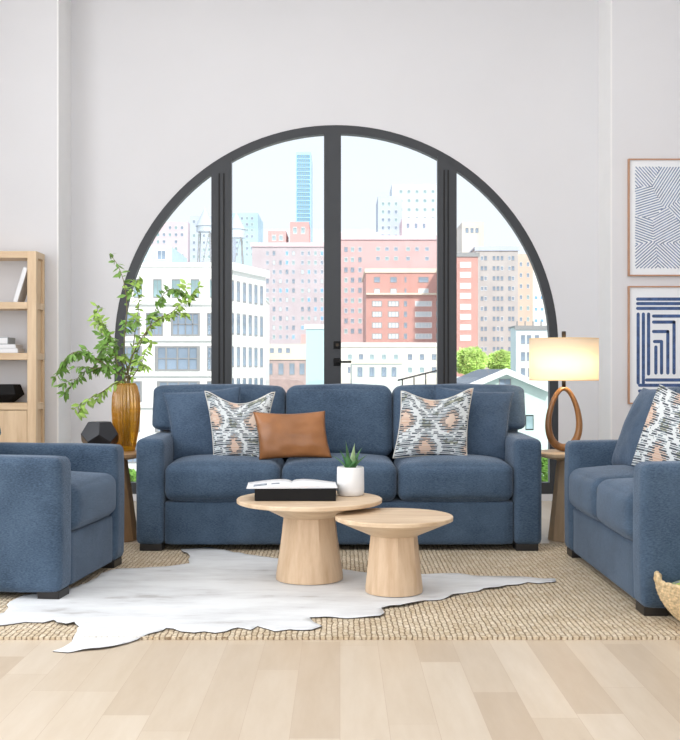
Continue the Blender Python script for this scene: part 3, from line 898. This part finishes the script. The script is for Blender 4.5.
def facet_bowl():
    bm = lathe_bm([(0, 0), (.08, 0), (.155, .06), (.125, .135), (.105, .135), (.12, .07), (.06, .015), (0, .015)], 7)
    for v in bm.verts: v.co.y *= .62
    return bm
fb = bmobj('faceted_bowl', facet_bowl(), M['black']); fb.location = (-2.51, 7.82, bz(403)+.001); fb.rotation_euler = (0, 0, .2)
tag(fb, 'black faceted bowl on the cabinet top of the bookcase', 'bowl')

# ------------------------------------------------------------- wall art
AS = F/(DF-.03)
def art(label, y0, y1, kind):
    xl = (628.5-340)/AS; xr = xl+.72; zt = CAMZ-(y0-371)/AS; zb = CAMZ-(y1-371)/AS
    root = empty('framed_print', ((xl+xr)/2, DF, (zt+zb)/2)); tag(root, label, 'wall art', 'framed blue line prints')
    w = (xr-xl)/2; h = (zt-zb)/2; t = .010
    bm = bmesh.new()
    add_box(bm, (-w, -.03, -h), (-w+t, -.002, h)); add_box(bm, (w-t, -.03, -h), (w, -.002, h))
    add_box(bm, (-w+t, -.03, -h), (w-t, -.002, -h+t)); add_box(bm, (-w+t, -.03, h-t), (w-t, -.002, h))
    bmobj('frame', bm, M['copper'], root)
    pr = box('print', (-w+t, -.018, -h+t), (w-t, -.012, h-t), M['artpaper'], root)
    bm = bmesh.new()
    def stroke(p, q, wd):
        p = Vector(p); q = Vector(q); d = (q-p)
        if d.length < 1e-4: return
        d.normalize(); s = Vector((-d.y, d.x))*wd/2; cap = 5; pts = []
        for k in range(cap+1):
            a = PI/2+PI*k/cap; pts.append(p+(d*math.cos(a)*-1*-1+Vector((-d.y, d.x))*math.sin(a))*wd/2)
        for k in range(cap+1):
            a = -PI/2+PI*k/cap; pts.append(q+(d*math.cos(a)+Vector((-d.y, d.x))*math.sin(a))*wd/2)
        bm.faces.new([bm.verts.new((v.x, -.0186, v.y)) for v in pts])
    if kind == 1:
        mx, mz = -w+.055, h-.06
        x0, x1, z0, z1 = mx, -mx, -h+.06, mz
        # convex regions with their own stroke direction
        cen = [(x0+.02, z1-.02, 2.3), (x0+.05, z0+.48, .30), (x0+.02, z0+.30, -.35), (x0+.06, z0+.07, .72), (x0+.28, z1-.15, 1.0), (x0+.40, z0+.42, 2.35), (x0+.25, z0+.30, .5), (x0+.27, z0+.08, 2.4), (x0+.45, z0+.1, .75), (x0+.5, z1-.1, .35), (x0+.58, z0+.33, 1.9)]
        def reg(x, z): return min(range(len(cen)), key=lambda i: (x-cen[i][0])**2+(z-cen[i][1])**2)
        for ci, (cx, cz, an) in enumerate(cen):
            d = Vector((math.cos(an), math.sin(an))); s = Vector((-d.y, d.x))
            for k in range(-40, 41):
                o = Vector((cx, cz))+s*k*.0185; run = None; step = .006; T = 110
                for j in range(-T, T+1):
                    p = o+d*j*step
                    ok = x0 < p.x < x1 and z0 < p.y < z1 and reg(p.x, p.y) == ci
                    if ok and run is None: run = p
                    if run is not None and (not ok or j == T):
                        q = o+d*(j-1)*step
                        if (q-run).length > .01: stroke(run, q, .0085)
                        run = None
        m = M['artgrey']
    else:
        def pz(px, py):  # coordinates measured on the print, in metres from its centre
            return ((px-628.5)/AS-w, CAMZ-(py-371)/AS-(zt+zb)/2)
        xe = w-.07; wd = .024
        for y in (299, 303.5, 308.3):
            a = pz(638, y); stroke(a, (xe, a[1]), wd)
        for x in (638.6, 643.8, 649):
            a = pz(x, 314); b = pz(x, 383 if x < 648 else 374); stroke(a, b, wd)
        for j, (x, y) in enumerate(((654, 316), (654, 322), (654, 331.5), (655, 341.5))):
            a = pz(x, y); ex = pz((680, 674.5, 668.3, 662)[j], y)[0]
            if j == 0: ex = xe-.1
            stroke(a, (ex, a[1]), wd); b = pz(0, 373)
            stroke((ex, a[1]), (ex, b[1]), wd)
        for x in (656.3,):
            a = pz(x, 347); b = pz(x, 373); stroke(a, b, wd)
        for y in (380, 385.3, 391):
            a = pz(647 if y < 382 else 640, y); stroke(a, (xe, a[1]), wd)
        for k in range(3):
            xx = xe-.03*k; a = pz(0, 318); b = pz(0, 373); 
            if k < 2: stroke((xx, a[1]), (xx, b[1]), wd)
        m = M['artblue']
    o = bmobj('ink_strokes', bm, m, pr)
    sd = o.modifiers.new('s', 'SOLIDIFY'); sd.thickness = .0005
art('upper framed print with thin blue-grey maze of angled lines', 158.5, 276, 1)
art('lower framed print with bold indigo nested bars', 286, 404, 2)

# ------------------------------------------------------------- basket
bkx, bky = 1.475, 4.21
bsk = empty('wicker_basket', (bkx, bky, RUGZ+.001)); tag(bsk, 'round woven wicker basket beside the loveseat at the right edge', 'basket')
def basket_bm():
    bm = bmesh.new(); N = 90; rows = 15; rings = []
    prof = []
    for k in range(rows*4+1):
        t = k/(rows*4); r = .085+.115*math.sin(t*PI/2)**.9; prof.append((r+.0035*abs(math.sin(t*rows*PI)), .175*(1-math.cos(t*PI/2))**.9 if False else .172*t**1.15))
    for k, (r, z) in enumerate(prof):
        rw = int(k/4); ring = []
        for i in range(N):
            a = 2*PI*i/N; rr = r+.0028*math.cos(a*30+(rw % 2)*PI)*abs(math.sin(k/4*PI))
            ring.append(bm.verts.new((rr*math.cos(a), rr*math.sin(a), z)))
        rings.append(ring)
    inner = [[bm.verts.new(((p[0]-.009)*math.cos(2*PI*i/N), (p[0]-.009)*math.sin(2*PI*i/N), max(p[1], .008))) for i in range(N)] for p in reversed(prof[::6])]
    rings += inner
    for A, B in zip(rings, rings[1:]):
        for i in range(N): bm.faces.new((A[i], A[(i+1) % N], B[(i+1) % N], B[i]))
    bm.faces.new(rings[0][::-1]); bm.faces.new(rings[-1])
    return bm
bmobj('woven_body', basket_bm(), M['wicker'], bsk, True)
bmobj('rim', tube_bm([((.199+.003*math.sin(24*2*PI*i/120))*math.cos(2*PI*i/120), .199*math.sin(2*PI*i/120), .175+.002*math.cos(30*2*PI*i/120)) for i in range(120)], .0085, 8, closed=True), M['wicker'], bsk, True)
for s in (-1, 1):
    pts = [(s*(.198+.006*math.sin(PI*k/10)), -.028+.056*k/10,   .172+.034*math.sin(PI*k/10)) for k in range(11)]
    bmobj('handle', tube_bm(pts, .010, 8), M['wicker'], bsk, True)
def mk_cloth():
    k = NT('green_patterned_cloth')
    k.l(k.ramp(k.noise(k.coord(), 22, 3), [(.40, lin((118, 124, 112))), (.5, lin((176, 196, 92))), (.62, lin((120, 126, 138)))]), k.b.inputs['Base Color'])
    k.b.inputs['Roughness'].default_value = .9
    return k.m
bm = bmesh.new(); n = 26; vs = []
for j in range(n+1):
    row = []
    for i in range(n+1):
        u, v = i/n*2-1, j/n*2-1; rr = math.hypot(u, v)
        x, y = u*math.sqrt(1-v*v/2)*.172, v*math.sqrt(1-u*u/2)*.172
        z = .125+.10*(max(0, 1-rr*rr*.5))*(.55+.5*u)+.02*noise.noise(Vector((x*12, y*12, 0)))+.02*abs(math.sin(3*u+v*2))
        row.append(bm.verts.new((x, y, z)))
    vs.append(row)
for j in range(n):
    for i in range(n): bm.faces.new((vs[j][i], vs[j][i+1], vs[j+1][i+1], vs[j+1][i]))
cl = bmobj('folded_throw', bm, mk_cloth(), None, True); cl.location = (bkx, bky, RUGZ+.001)
sd = cl.modifiers.new('s', 'SOLIDIFY'); sd.thickness = .012
tag(cl, 'green and grey patterned throw folded in the wicker basket', 'throw')

# ------------------------------------------------------------- the city outside
GR = -22.0
struct(box('street_ground', (-400, 14, GR-.5), (400, 900, GR), flat('asphalt', (170, 172, 170), .9)))
M['winglass'] = flat('facade_window_glass', (140, 156, 174), .25, var=.3, scale=.6)
M['winglass2'] = flat('facade_window_glass_green', (150, 176, 180), .25, var=.3, scale=.6)
M['winlight'] = flat('facade_window_blind', (214, 224, 230), .5, var=.1, scale=.6)
M['winblue'] = flat('facade_window_blue', (120, 180, 226), .25, var=.2)
M['winfr'] = flat('facade_window_trim', (240, 240, 238), .7)
M['winfrd'] = flat('facade_window_dark_trim', (150, 150, 150), .7)
WIN = {}
def winmesh(kind):
    """unit window 1x1: trim frame, mullions and recessed panes (one mesh)"""
    if kind in WIN: return WIN[kind]
    fm, gm, cols, rows = kind
    bm = bmesh.new(); t = .07
    add_box(bm, (-.5, .0, -.5), (.5, .10, .5), 1)
    for (a, b) in (((-.5, -.06, -.5), (-.5+t, .0, .5)), ((.5-t, -.06, -.5), (.5, .0, .5)), ((-.5+t, -.06, -.5), (.5-t, .0, -.5+t)), ((-.5+t, -.06, .5-t), (.5-t, .0, .5))): add_box(bm, a, b, 0)
    for c in range(1, cols): x = -.5+c/cols; add_box(bm, (x-.018, -.05, -.5+t), (x+.018, .0, .5-t), 0)
    for c in range(1, rows): z = -.5+c/rows; add_box(bm, (-.5+t, -.05, z-.018), (.5-t, .0, z+.018), 0)
    bmesh.ops.recalc_face_normals(bm, faces=bm.faces[:])
    me = bpy.data.meshes.new('window'); bm.to_mesh(me); bm.free()
    me.materials.append(M[fm]); me.materials.append(M[gm]); WIN[kind] = me; return me
BPX = {}
def bld(name, label, D, px0, px1, ytop, m, depth=15, rz=0, cat='building', parapet=None, group=None, zb=GR):
    s = F/D; x0, x1 = (px0-340)/s, (px1-340)/s; zt = CAMZ-(ytop-371)/s
    root = empty(name, ((x0+x1)/2, D, zb), rz); tag(root, label, cat, group)
    w = (x1-x0)/2
    box('wall', (-w, 0, 0), (w, depth, zt-zb), m, root)
    if parapet:
        bm = bmesh.new(); k = .012*D/9
        add_box(bm, (-w-k, -k, zt-zb-k*2), (w+k, 0.0, zt-zb+k)); add_box(bm, (-w-k, 0, zt-zb+.001), (w+k, depth+k, zt-zb+k))
        bmobj('cornice', bm, parapet, root)
    root['_D'] = D; root['_x'] = (x0+x1)/2
    return root
def bwin(root, px0, px1, py0, py1, kind, D=None, off=0):
    """a window of the facade, measured on the photograph"""
    D = D or root['_D']; s = F/D; xc = root['_x']
    o = bpy.data.objects.new('window', winmesh(kind)); COL.objects.link(o); o.parent = root
    w = (px1-px0)/s; h = (py1-py0)/s
    o.location = (((px0+px1)/2-340)/s-xc, off-.002*D*.1, CAMZ-((py0+py1)/2-371)/s-root.location.z)
    o.scale = (w, min(w, h)*.6, h); return o
def wgrid(root, xs, ys, w, h, kinds, skip=0., seed=0, D=None):
    r_ = random.Random(seed)
    for y in ys:
        for x in xs:
            if r_.random() < skip: continue
            bwin(root, x-w/2, x+w/2, y, y+h, r_.choice(kinds), D)

cw = flat('white_render_wall', (244, 244, 240), .9, var=.02)
creamw = flat('cream_wall', (232, 222, 202), .9, var=.04, scale=.5)
# 1 white corner building
b = bld('apartment_building', 'white corner apartment building with dark-framed windows, behind the leafy branches', 40, 96, 227, 264, cw, 24, parapet=cw)
W4 = ('winfrd', 'winglass2', 2, 1); W5 = ('winfrd', 'winglass', 4, 2)
for x in (109, 121.5, 138, 157.5, 176, 195, 214): bwin(b, x-4.3, x+4.3, 279, 298, W4)
for (a, c) in ((112, 140), (146, 163), (171, 200), (207, 222)):
    bwin(b, a, c, 312.6, 336, W5)
for (a, c) in ((112, 142), (155, 200), (207, 222)): bwin(b, a, c, 346, 371, W5)
for (a, c) in ((112, 142), (157, 200), (207, 222)): bwin(b, a, c, 381, 402, W5)
for (a, c) in ((112, 140), (155, 200)): bwin(b, a, c, 412, 432, W5); bwin(b, a, c, 443, 463, W5)
for y in (303, 339, 374.5, 406):
    s = F/40; zz = CAMZ-(y-371)/s-GR; w = (227-96)/s/2
    box('string_course', (-w, -.12, zz-.06), (w, 0, zz+.06), cw, b)
# its receding side wing
s0 = F/40; wp0 = Vector(((227-340)/s0, 40.0)); wp1 = Vector(((265.5-340)/F*43.6, 43.6))
ang = math.atan2((wp1-wp0).y, (wp1-wp0).x); WL = (wp1-wp0).length
ztop = CAMZ-(263-371)/s0-GR
sw = box('side_wall', (0, 0, 0), (WL, 5, ztop), cw, b)
sw.location = (wp0.x-b.location.x, .01, 0); sw.rotation_euler = (0, 0, ang)
box('cornice', (0, -.15, ztop-.25), (WL+.1, 5, ztop+.05), cw, sw)
for r_i, (ya, yb) in enumerate(((279, 300), (312, 334), (346, 367), (378, 396))):
    for k in range(6):
        o = bpy.data.objects.new('window', winmesh(('winfrd', 'winglass', 1, 2))); COL.objects.link(o); o.parent = sw
        za, zb_ = CAMZ-(ya-371)/s0-GR, CAMZ-(yb-371)/s0-GR
        o.location = (WL*(.12+k*.152), -.01, (za+zb_)/2); o.scale = (.30, .2, (za-zb_))
# rooftop water tank + blue-grey buildings left
bt = flat('rooftop_shed', (206, 214, 220), .8)
b = bld('rooftop_shed', 'pale blue-grey rooftop shed above the white apartment building', 50, 128, 172, 247, flat('pale_blue_shed', (196, 216, 226), .8), 5, zb=5.25)
bwin(b, 157, 166, 250, 260, ('winfr', 'winglass', 2, 1)); bwin(b, 138, 145, 250, 260, ('winfr', 'winblue', 1, 1))
def water_tower(label, px, D, y_top, y_cyl, y_bot, rpx, m):
    s = F/D; y_bot = 371-(5.2-CAMZ)*s; root = empty('water_tower', ((px-340)/s, D, 5.2)); tag(root, label, 'water tower', 'rooftop water towers')
    zt = (y_bot-y_top)/s; zc = (y_bot-y_cyl)/s; r = rpx/s; z1 = (y_bot-y_top)/s-(y_bot-y_top)/s*.22
    bmobj('tank', lathe_bm([(0, zc), (r, zc), (r, z1), (0, z1)], 24), m, root)
    bmobj('roof', lathe_bm([(r*1.1, z1), (0, zt), ], 24), m, root)
    for sx in (-1, 1):
        for sy in (-1, 1):
            bmobj('leg', tube_bm([(sx*r*.95, sy*r*.95, 0), (sx*r*.6, sy*r*.6, zc)], .06*r, 6), M['winfrd'], root)
    bmobj('brace', tube_bm([(-r*.95, -r*.95, 0), (r*.6, -r*.6, zc)], .04*r, 6), M['winfrd'], root)
wt = flat('tank_wood', (198, 206, 214), .8)
water_tower('pale rooftop water tower just left of the left mullion', 205, 58, 207, 232, 262, 8.5, wt)
water_tower('pale rooftop water tower just right of the left mullion', 236, 56, 212, 238, 268, 9, wt)
# far towers
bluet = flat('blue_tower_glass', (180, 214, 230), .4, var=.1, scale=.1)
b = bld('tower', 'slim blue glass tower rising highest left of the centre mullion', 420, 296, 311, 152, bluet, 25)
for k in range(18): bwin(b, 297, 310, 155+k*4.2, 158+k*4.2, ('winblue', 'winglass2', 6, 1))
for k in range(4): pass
pale = flat('hazy_block', (198, 206, 220), .9, var=.08, scale=.1); palepink = flat('hazy_pink_block', (226, 206, 210), .9, var=.06, scale=.1)  # distance haze put into these pale wall colours
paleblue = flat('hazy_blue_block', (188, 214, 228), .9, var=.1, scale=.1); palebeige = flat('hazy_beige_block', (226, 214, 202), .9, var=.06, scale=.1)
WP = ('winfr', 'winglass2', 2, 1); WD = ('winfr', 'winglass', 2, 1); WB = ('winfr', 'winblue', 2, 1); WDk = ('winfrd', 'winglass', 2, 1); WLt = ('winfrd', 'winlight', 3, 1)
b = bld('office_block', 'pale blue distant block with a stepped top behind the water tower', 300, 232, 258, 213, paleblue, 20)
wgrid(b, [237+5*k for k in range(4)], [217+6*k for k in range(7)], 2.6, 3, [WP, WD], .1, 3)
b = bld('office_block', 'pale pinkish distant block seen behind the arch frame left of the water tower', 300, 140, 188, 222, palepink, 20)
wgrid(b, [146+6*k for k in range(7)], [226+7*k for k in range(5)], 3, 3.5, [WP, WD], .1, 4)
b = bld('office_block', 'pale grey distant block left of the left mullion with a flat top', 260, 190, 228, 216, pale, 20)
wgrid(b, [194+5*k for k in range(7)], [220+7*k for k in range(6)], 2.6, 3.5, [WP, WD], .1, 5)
# grey brick centre-left
gb = brickwall('grey_brick', (190, 178, 182), (206, 196, 200), None)
b = bld('brick_building', 'broad grey-mauve brick building left of the centre mullion', 150, 252, 332, 244, gb, 20, parapet=palepink)
wgrid(b, [267.5, 274, 280.5, 287, 293.5, 302.5, 309, 315.5, 322], [251+9.3*k for k in range(11)], 2.7, 4.6, [WD, WD, WDk, WP, WB, WLt], .04, 6)
red = flat('red_penthouse', (216, 168, 164), .9, var=.05)
b = bld('rooftop_penthouse', 'smaller pinkish-red rooftop block on the left of the grey-mauve brick building', 156, 268, 286, 231, red, 8, zb=19.45)
bwin(b, 272, 276, 235, 241, WP); bwin(b, 279, 283, 235, 241, WP)
b = bld('rooftop_penthouse', 'taller pinkish-red rooftop block on the grey-mauve brick building', 156, 290, 309, 222, red, 8, zb=19.45)
bwin(b, 293, 297, 227, 234, WP); bwin(b, 301, 305, 227, 234, WP)
# low brown building and cream roofs
b = bld('low_house', 'brownish low house with three windows near the sofa top, left of the centre mullion', 66, 262, 310, 357, flat('mauve_brick', (190, 168, 164), .9, var=.15, scale=2), 10, parapet=creamw)
for x in (270, 281, 292, 302): bwin(b, x-2.6, x+2.6, 363, 375, WDk)
b = bld('low_house', 'cream roof block with a red chimney above the brownish low house', 90, 266, 312, 344, creamw, 12)
box('chimney', (1.0, 1, 24.2), (1.7, 2, 26.2), red, b)
for x in (272, 280, 288): bwin(b, x-2, x+2, 348, 353, WDk)
b = bld('white_annex', 'pale mint blank-walled building beside the centre mullion', 45, 306, 331, 326, flat('mint_wall', (184, 212, 216), .9, var=.02), 10, parapet=cw)
box('downpipe', (.3, -.08, 15), (.38, 0, 22), M['winfrd'], b)
# red brick group
rb = brickwall('red_brick', (196, 142, 132), (212, 162, 152), None); rb2 = brickwall('pink_brick', (206, 172, 170), (220, 188, 186), None)
b = bld('brick_building', 'tall pink brick building right of the centre mullion with stepped top', 170, 341, 446, 237, rb2, 20, parapet=palepink)
wgrid(b, [346, 352.5, 360], [247+10.2*k for k in range(9)], 3.4, 5, [WD, WDk, WP], 0, 8)
wgrid(b, [378, 387, 396, 408, 417, 427], [247, 256.5], 4, 4, [WD, WP], .1, 9)
b2 = bld('rooftop_penthouse', 'pale mauve block on top of the tall pink brick building', 178, 402, 434, 218, palepink, 8, zb=23.05)
for x in (408, 416, 424): bwin(b2, x-1.6, x+1.6, 223, 229, WD)
b = bld('brick_building', 'red brick building with rows of wide white windows near the right mullion', 130, 366, 446, 270, rb, 18, parapet=creamw)
for r_i, y in enumerate((277, 288.5, 301, 311.5, 322.5, 333.5)):
    for (a, c, k) in ((372, 382, WLt), (388, 399, WLt), (404, 407, WDk), (415, 432, ('winfr', 'winlight', 5, 1)), (436, 443, WLt)):
        if y < 295: bwin(b, a+(c-a)*.2, c-(c-a)*.2, y, y+5.5, WDk if r_i == 0 else k)
        else: bwin(b, a, c, y, y+5.5, k)
s = F/130
box('terrace_ledge', (-80/s/2, -.6, CAMZ-(295-371)/s-GR), (80/s/2, 0, CAMZ-(293.3-371)/s-GR), creamw, b)
b = bld('brick_building', 'narrow red brick building between the right mullion and the grey tower', 122, 451, 478, 254, rb, 6, parapet=M['winfrd'])
for y in (262, 272, 283, 293, 304, 314, 324.5, 335): bwin(b, 460, 471, y, y+5.6, ('winfr', 'winlight', 3, 1)); bwin(b, 449, 454, y, y+5.6, WD)
gt = brickwall('grey_stone', (186, 180, 178), (204, 198, 194), None)
b = bld('apartment_tower', 'grey stone apartment tower with paired windows, right of the right mullion', 150, 476, 518, 248, gt, 16, parapet=pale)
wgrid(b, [482, 485.6, 494, 498, 502, 509.5, 513], [256+10.1*k for k in range(10)], 2.5, 4.4, [WDk, WDk, WD], 0, 12)
b = bld('apartment_tower', 'beige apartment tower to the right of the grey stone tower', 165, 517, 533, 254, flat('beige_tower', (218, 196, 180), .9, var=.06, scale=.2), 14)
wgrid(b, [521, 528], [262+11*k for k in range(8)], 2.6, 4.5, [WD, WP], 0, 13)
b = bld('apartment_tower', 'white tower with small blue windows beside the right arch frame', 170, 532, 556, 262, cw, 14)
wgrid(b, [536, 542], [296+11.5*k for k in range(5)], 3.2, 3.4, [WB], 0, 14)
# distant pale ones behind
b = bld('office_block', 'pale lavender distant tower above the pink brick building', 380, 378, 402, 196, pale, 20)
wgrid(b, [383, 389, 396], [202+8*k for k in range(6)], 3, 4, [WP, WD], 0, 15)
b = bld('office_block', 'wide hazy distant block topped with dark sills, against the right mullion', 440, 392, 446, 184, flat('hazy_white_block', (222, 226, 234), .9, var=.05), 20)  # haze is in this pale wall colour too
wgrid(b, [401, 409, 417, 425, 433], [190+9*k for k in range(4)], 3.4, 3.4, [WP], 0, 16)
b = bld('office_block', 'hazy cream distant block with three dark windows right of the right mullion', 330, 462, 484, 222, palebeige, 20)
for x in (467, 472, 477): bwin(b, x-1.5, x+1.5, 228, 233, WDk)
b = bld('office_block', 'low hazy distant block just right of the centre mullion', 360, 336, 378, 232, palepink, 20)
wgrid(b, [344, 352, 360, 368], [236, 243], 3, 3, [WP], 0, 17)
# low white roofs right of centre
b = bld('low_house', 'long cream low building with roof parapet under the red brick building', 80, 341, 448, 344, flat('pale_cream_wall', (236, 232, 220), .9, var=.05, scale=.4), 14, parapet=cw)
wgrid(b, [350, 361, 372, 384, 396, 410, 422, 434], [354], 4.5, 6, [WDk, WP], .1, 18)
wgrid(b, [350, 361, 372, 384, 396, 410, 422, 434], [367], 4.5, 6, [WDk, WP], .2, 19)
b = bld('low_house', 'small pale house with a flat roof left of the railing, right of centre mullion', 55, 352, 402, 361, flat('pale_grey_wall', (226, 230, 224), .9, var=.05, scale=.4), 8, parapet=creamw)
for x in (360, 372, 384, 394): bwin(b, x-2.5, x+2.5, 367, 377, WDk)
# pale house with windows right
b = bld('town_house', 'pale blue-grey town house with a railed flat roof, left of the lamp shade', 50, 516, 560, 327, flat('pale_blue_wall', (216, 226, 228), .9, var=.03, scale=.4), 1.6, parapet=M['winfrd'])
for x, y in ((523, 335), (529, 335), (537, 335), (523, 352), (529, 352), (537, 352), (523, 368), (530, 368)): bwin(b, x-2, x+2, y, y+9, WDk)
s = F/50
for x in (518, 526, 534, 542): 
    xx = (x-340)/s-b['_x']; box('railing_post', (xx-.03, .2, 327/327*(CAMZ-(327-371)/s-GR)), (xx+.03, .26, CAMZ-(321-371)/s-GR), M['winfrd'], b)
# mint gabled house
D = 26; s = F/D
root = empty('gabled_house', ((505-340)/s, D, GR)); tag(root, 'pale mint gabled house with dark roof behind the right of the sofa', 'house')
def hx(px): return (px-505)/s
def hz(py): return CAMZ-(py-371)/s-GR
bm = bmesh.new()
pr = [(hx(462), 0), (hx(550), 0), (hx(550), hz(392)), (hx(505), hz(373)), (hx(462), hz(391))]
f0 = [bm.verts.new((x, 0, z)) for x, z in pr]; f1 = [bm.verts.new((x, 5, z)) for x, z in pr]
bm.faces.new(f0); bm.faces.new(f1[::-1])
for k in range(5): bm.faces.new((f0[k], f0[(k+1) % 5], f1[(k+1) % 5], f1[k]))
bmobj('wall', bm, flat('mint_house_wall', (206, 226, 218), .9, var=.03), root)
for (xa, ya, xb, yb) in ((462, 391, 505, 373), (505, 373, 550, 392)):
    bm = bmesh.new(); A = (hx(xa), hz(ya)); B_ = (hx(xb), hz(yb)); t = .10
    v = [bm.verts.new((x, y, z+dz)) for y in (-.2, 5.1) for (x, z) in (A, B_) for dz in (0.01, t)]
    for f in ((0, 1, 3, 2), (4, 6, 7, 5), (0, 4, 5, 1), (2, 3, 7, 6), (1, 5, 7, 3), (0, 2, 6, 4)): bm.faces.new([v[i] for i in f])
    rf = bmobj('roof', bm, flat('slate_roof', (120, 128, 140), .8), root)
    bm = bmesh.new()
    v = [bm.verts.new((x, y, z+dz)) for y in (-.26, -.2) for (x, z) in (A, B_) for dz in (-.03, t+.02)]
    for f in ((0, 1, 3, 2), (4, 6, 7, 5), (0, 4, 5, 1), (2, 3, 7, 6), (1, 5, 7, 3), (0, 2, 6, 4)): bm.faces.new([v[i] for i in f])
    bmobj('fascia', bm, M['winfr'], rf)
root['_D'] = D; root['_x'] = (505-340)/s
bwin(root, 525.5, 533.5, 415, 430, ('black', 'winglass2', 1, 1)); bwin(root, 499, 511, 379, 385, WDk)
# trees
def crown(c, r, n, seed, Ls):
    rnd = random.Random(seed); bm = bmesh.new(); c = Vector(c)
    for k in range(n):
        d = Vector((rnd.gauss(0, 1), rnd.gauss(0, 1), rnd.gauss(0, 1))).normalized()
        lump = 1+.25*noise.noise(d*2.5+Vector((seed, 0, 0)))
        p = c+Vector((d.x*r[0], d.y*r[1], d.z*r[2]))*lump*(rnd.uniform(.55, 1)**.5)
        t1 = Vector((rnd.uniform(-1, 1), rnd.uniform(-1, 1), rnd.uniform(-.6, .6))).normalized(); t2 = t1.orthogonal().normalized()
        L = Ls*rnd.uniform(.7, 1.3)
        bm.faces.new([bm.verts.new(p+q) for q in (-t1*L, -t2*L*.5, t1*L, t2*L*.5)])
    return bm
M['tree'] = flat('tree_leaves', (196, 224, 128), .7, var=.3, scale=.8)
M['shrub'] = flat('shrub_leaves', (112, 158, 64), .7, var=.4, scale=3)
def tree(name, label, px, py, rpx, rz_, D, zb, m=None, n=1600, Ls=.16, cat='tree', group=None):
    s = F/D; c = P(px, py, D)
    root = empty(name, (c.x, D, zb)); tag(root, label, cat, group)
    bmobj('crown', crown((0, 0, c.z-zb), (rpx/s, rpx/s*.8, rz_/s), n, px, Ls), m or M['tree'], root)
    bmobj('trunk', tube_bm([(0, 0, 0), (.05, 0, (c.z-zb)*.5), (0, 0, c.z-zb)], lambda t: .02*(c.z-zb)*(1-t*.6)+.02, 8), M['stem'], root)
b = bld('roof_terrace', 'low white terrace building carrying the two green trees', 74, 450, 524, 378, cw, 18)
for x in (470, 492): bwin(b, x-3, x+3, 383, 392, WDk)
tzb = CAMZ-(378-371)/(F/74)
tree('tree', 'larger light green tree beside the right mullion', 470, 361, 16, 13, 78, tzb, n=4200, Ls=.26, group='trees on the far terrace')
tree('tree', 'smaller light green tree left of the pale town house', 503, 362, 14, 10, 80, tzb, n=3600, Ls=.26, group='trees on the far terrace')
tree('shrub', 'green shrub seen low through the window behind the right side table', 546, 476, 13, 20, 20, -4.2, M['shrub'], 1800, .045, 'shrub')
tree('shrub', 'green shrub seen low through the window left of the sofa', 130, 484, 14, 14, 20, -4.2, M['shrub'], 1500, .045, 'shrub')
struct(box('courtyard_terrace', (-9, 14, GR), (9, 24, -4.2), flat('courtyard_paving', (214, 216, 210), .9)))
# dark railing right of centre low down
rl = empty('roof_railing', ((428-340)/(F/45), 45, CAMZ-(385-371)/(F/45))); tag(rl, 'dark slanting metal roof railing beside the right mullion', 'railing')
for k in range(5):
    bmobj('post', tube_bm([(-1.1+k*.5, 0, -.6), (-1.1+k*.5, 0, .25+.12*k)], .025, 6), M['black'], rl)
bmobj('top_rail', tube_bm([(-1.3, 0, .2), (1.2, 0, .82)], .035, 6), M['black'], rl)
rb_ = box('rail_base', (-1.5, -.1, -22.5), (1.4, 1.5, -.6), creamw, rl)

# ------------------------------------------------------------- light
w = bpy.data.worlds.new('world'); SC.world = w; w.use_nodes = True
nt = w.node_tree; bg = nt.nodes['Background']
tc = nt.nodes.new('ShaderNodeTexCoord'); sx = nt.nodes.new('ShaderNodeSeparateXYZ'); cr = nt.nodes.new('ShaderNodeValToRGB')
nt.links.new(tc.outputs['Generated'], sx.inputs[0]); nt.links.new(sx.outputs['Z'], cr.inputs['Fac']); nt.links.new(cr.outputs['Color'], bg.inputs['Color'])
e = cr.color_ramp.elements; e[0].position = 0; e[0].color = (.93, .96, 1, 1); e[1].position = .6; e[1].color = (.72, .86, 1, 1)
bg.inputs['Strength'].default_value = 1.12
def area(name, loc, rot, sx_, sy_, en, col=(1, 1, 1)):
    L = bpy.data.lights.new(name, 'AREA'); L.shape = 'RECTANGLE'; L.size = sx_; L.size_y = sy_; L.energy = en; L.color = col
    o = bpy.data.objects.new(name, L); COL.objects.link(o); o.location = loc; o.rotation_euler = rot; return o
# area lamps added at the unseen windows, standing in for daylight
area('added_key_light_left', (XL+.02, 2.9, 2.1), (0, -PI/2, 0), 3.1, 5.3, 180, (.99, .99, 1))
area('added_fill_light_rear', (0, YB+.02, 2.2), (PI/2, 0, 0), 5.1, 2.9, 115, (.98, .99, 1))
area('added_fill_light_ceiling', (0, 4.6, CEIL-.03), (0, 0, 0), 5.0, 5.0, 55, (.99, .99, 1))  # unseen fill lamp, added to brighten the room and upper walls
sun = bpy.data.lights.new('sun', 'SUN'); sun.energy = 3.4; sun.angle = .05; sun.color = (1, .96, .9)
so_ = bpy.data.objects.new('sun', sun); COL.objects.link(so_); so_.rotation_euler = Vector((-.45, 1, -.75)).to_track_quat('-Z', 'Y').to_euler()

# ------------------------------------------------------------- camera
cd = bpy.data.cameras.new('camera'); cam = bpy.data.objects.new('camera', cd); COL.objects.link(cam)
cam.location = (0, 0, CAMZ); cam.rotation_euler = (PI/2, 0, 0)
cd.sensor_fit = 'HORIZONTAL'; cd.sensor_width = 36; cd.lens = F/680*36; cd.clip_end = 2000; cd.shift_y = 1/680
SC.camera = cam
SC.view_settings.view_transform = 'Standard'; SC.view_settings.look = 'None'; SC.view_settings.gamma = 1
SC.view_settings.use_curve_mapping = False; SC.view_settings.exposure = 0.0
for o in bpy.data.objects:
    for k in ('_D', '_x'):
        if k in o.keys(): del o[k]
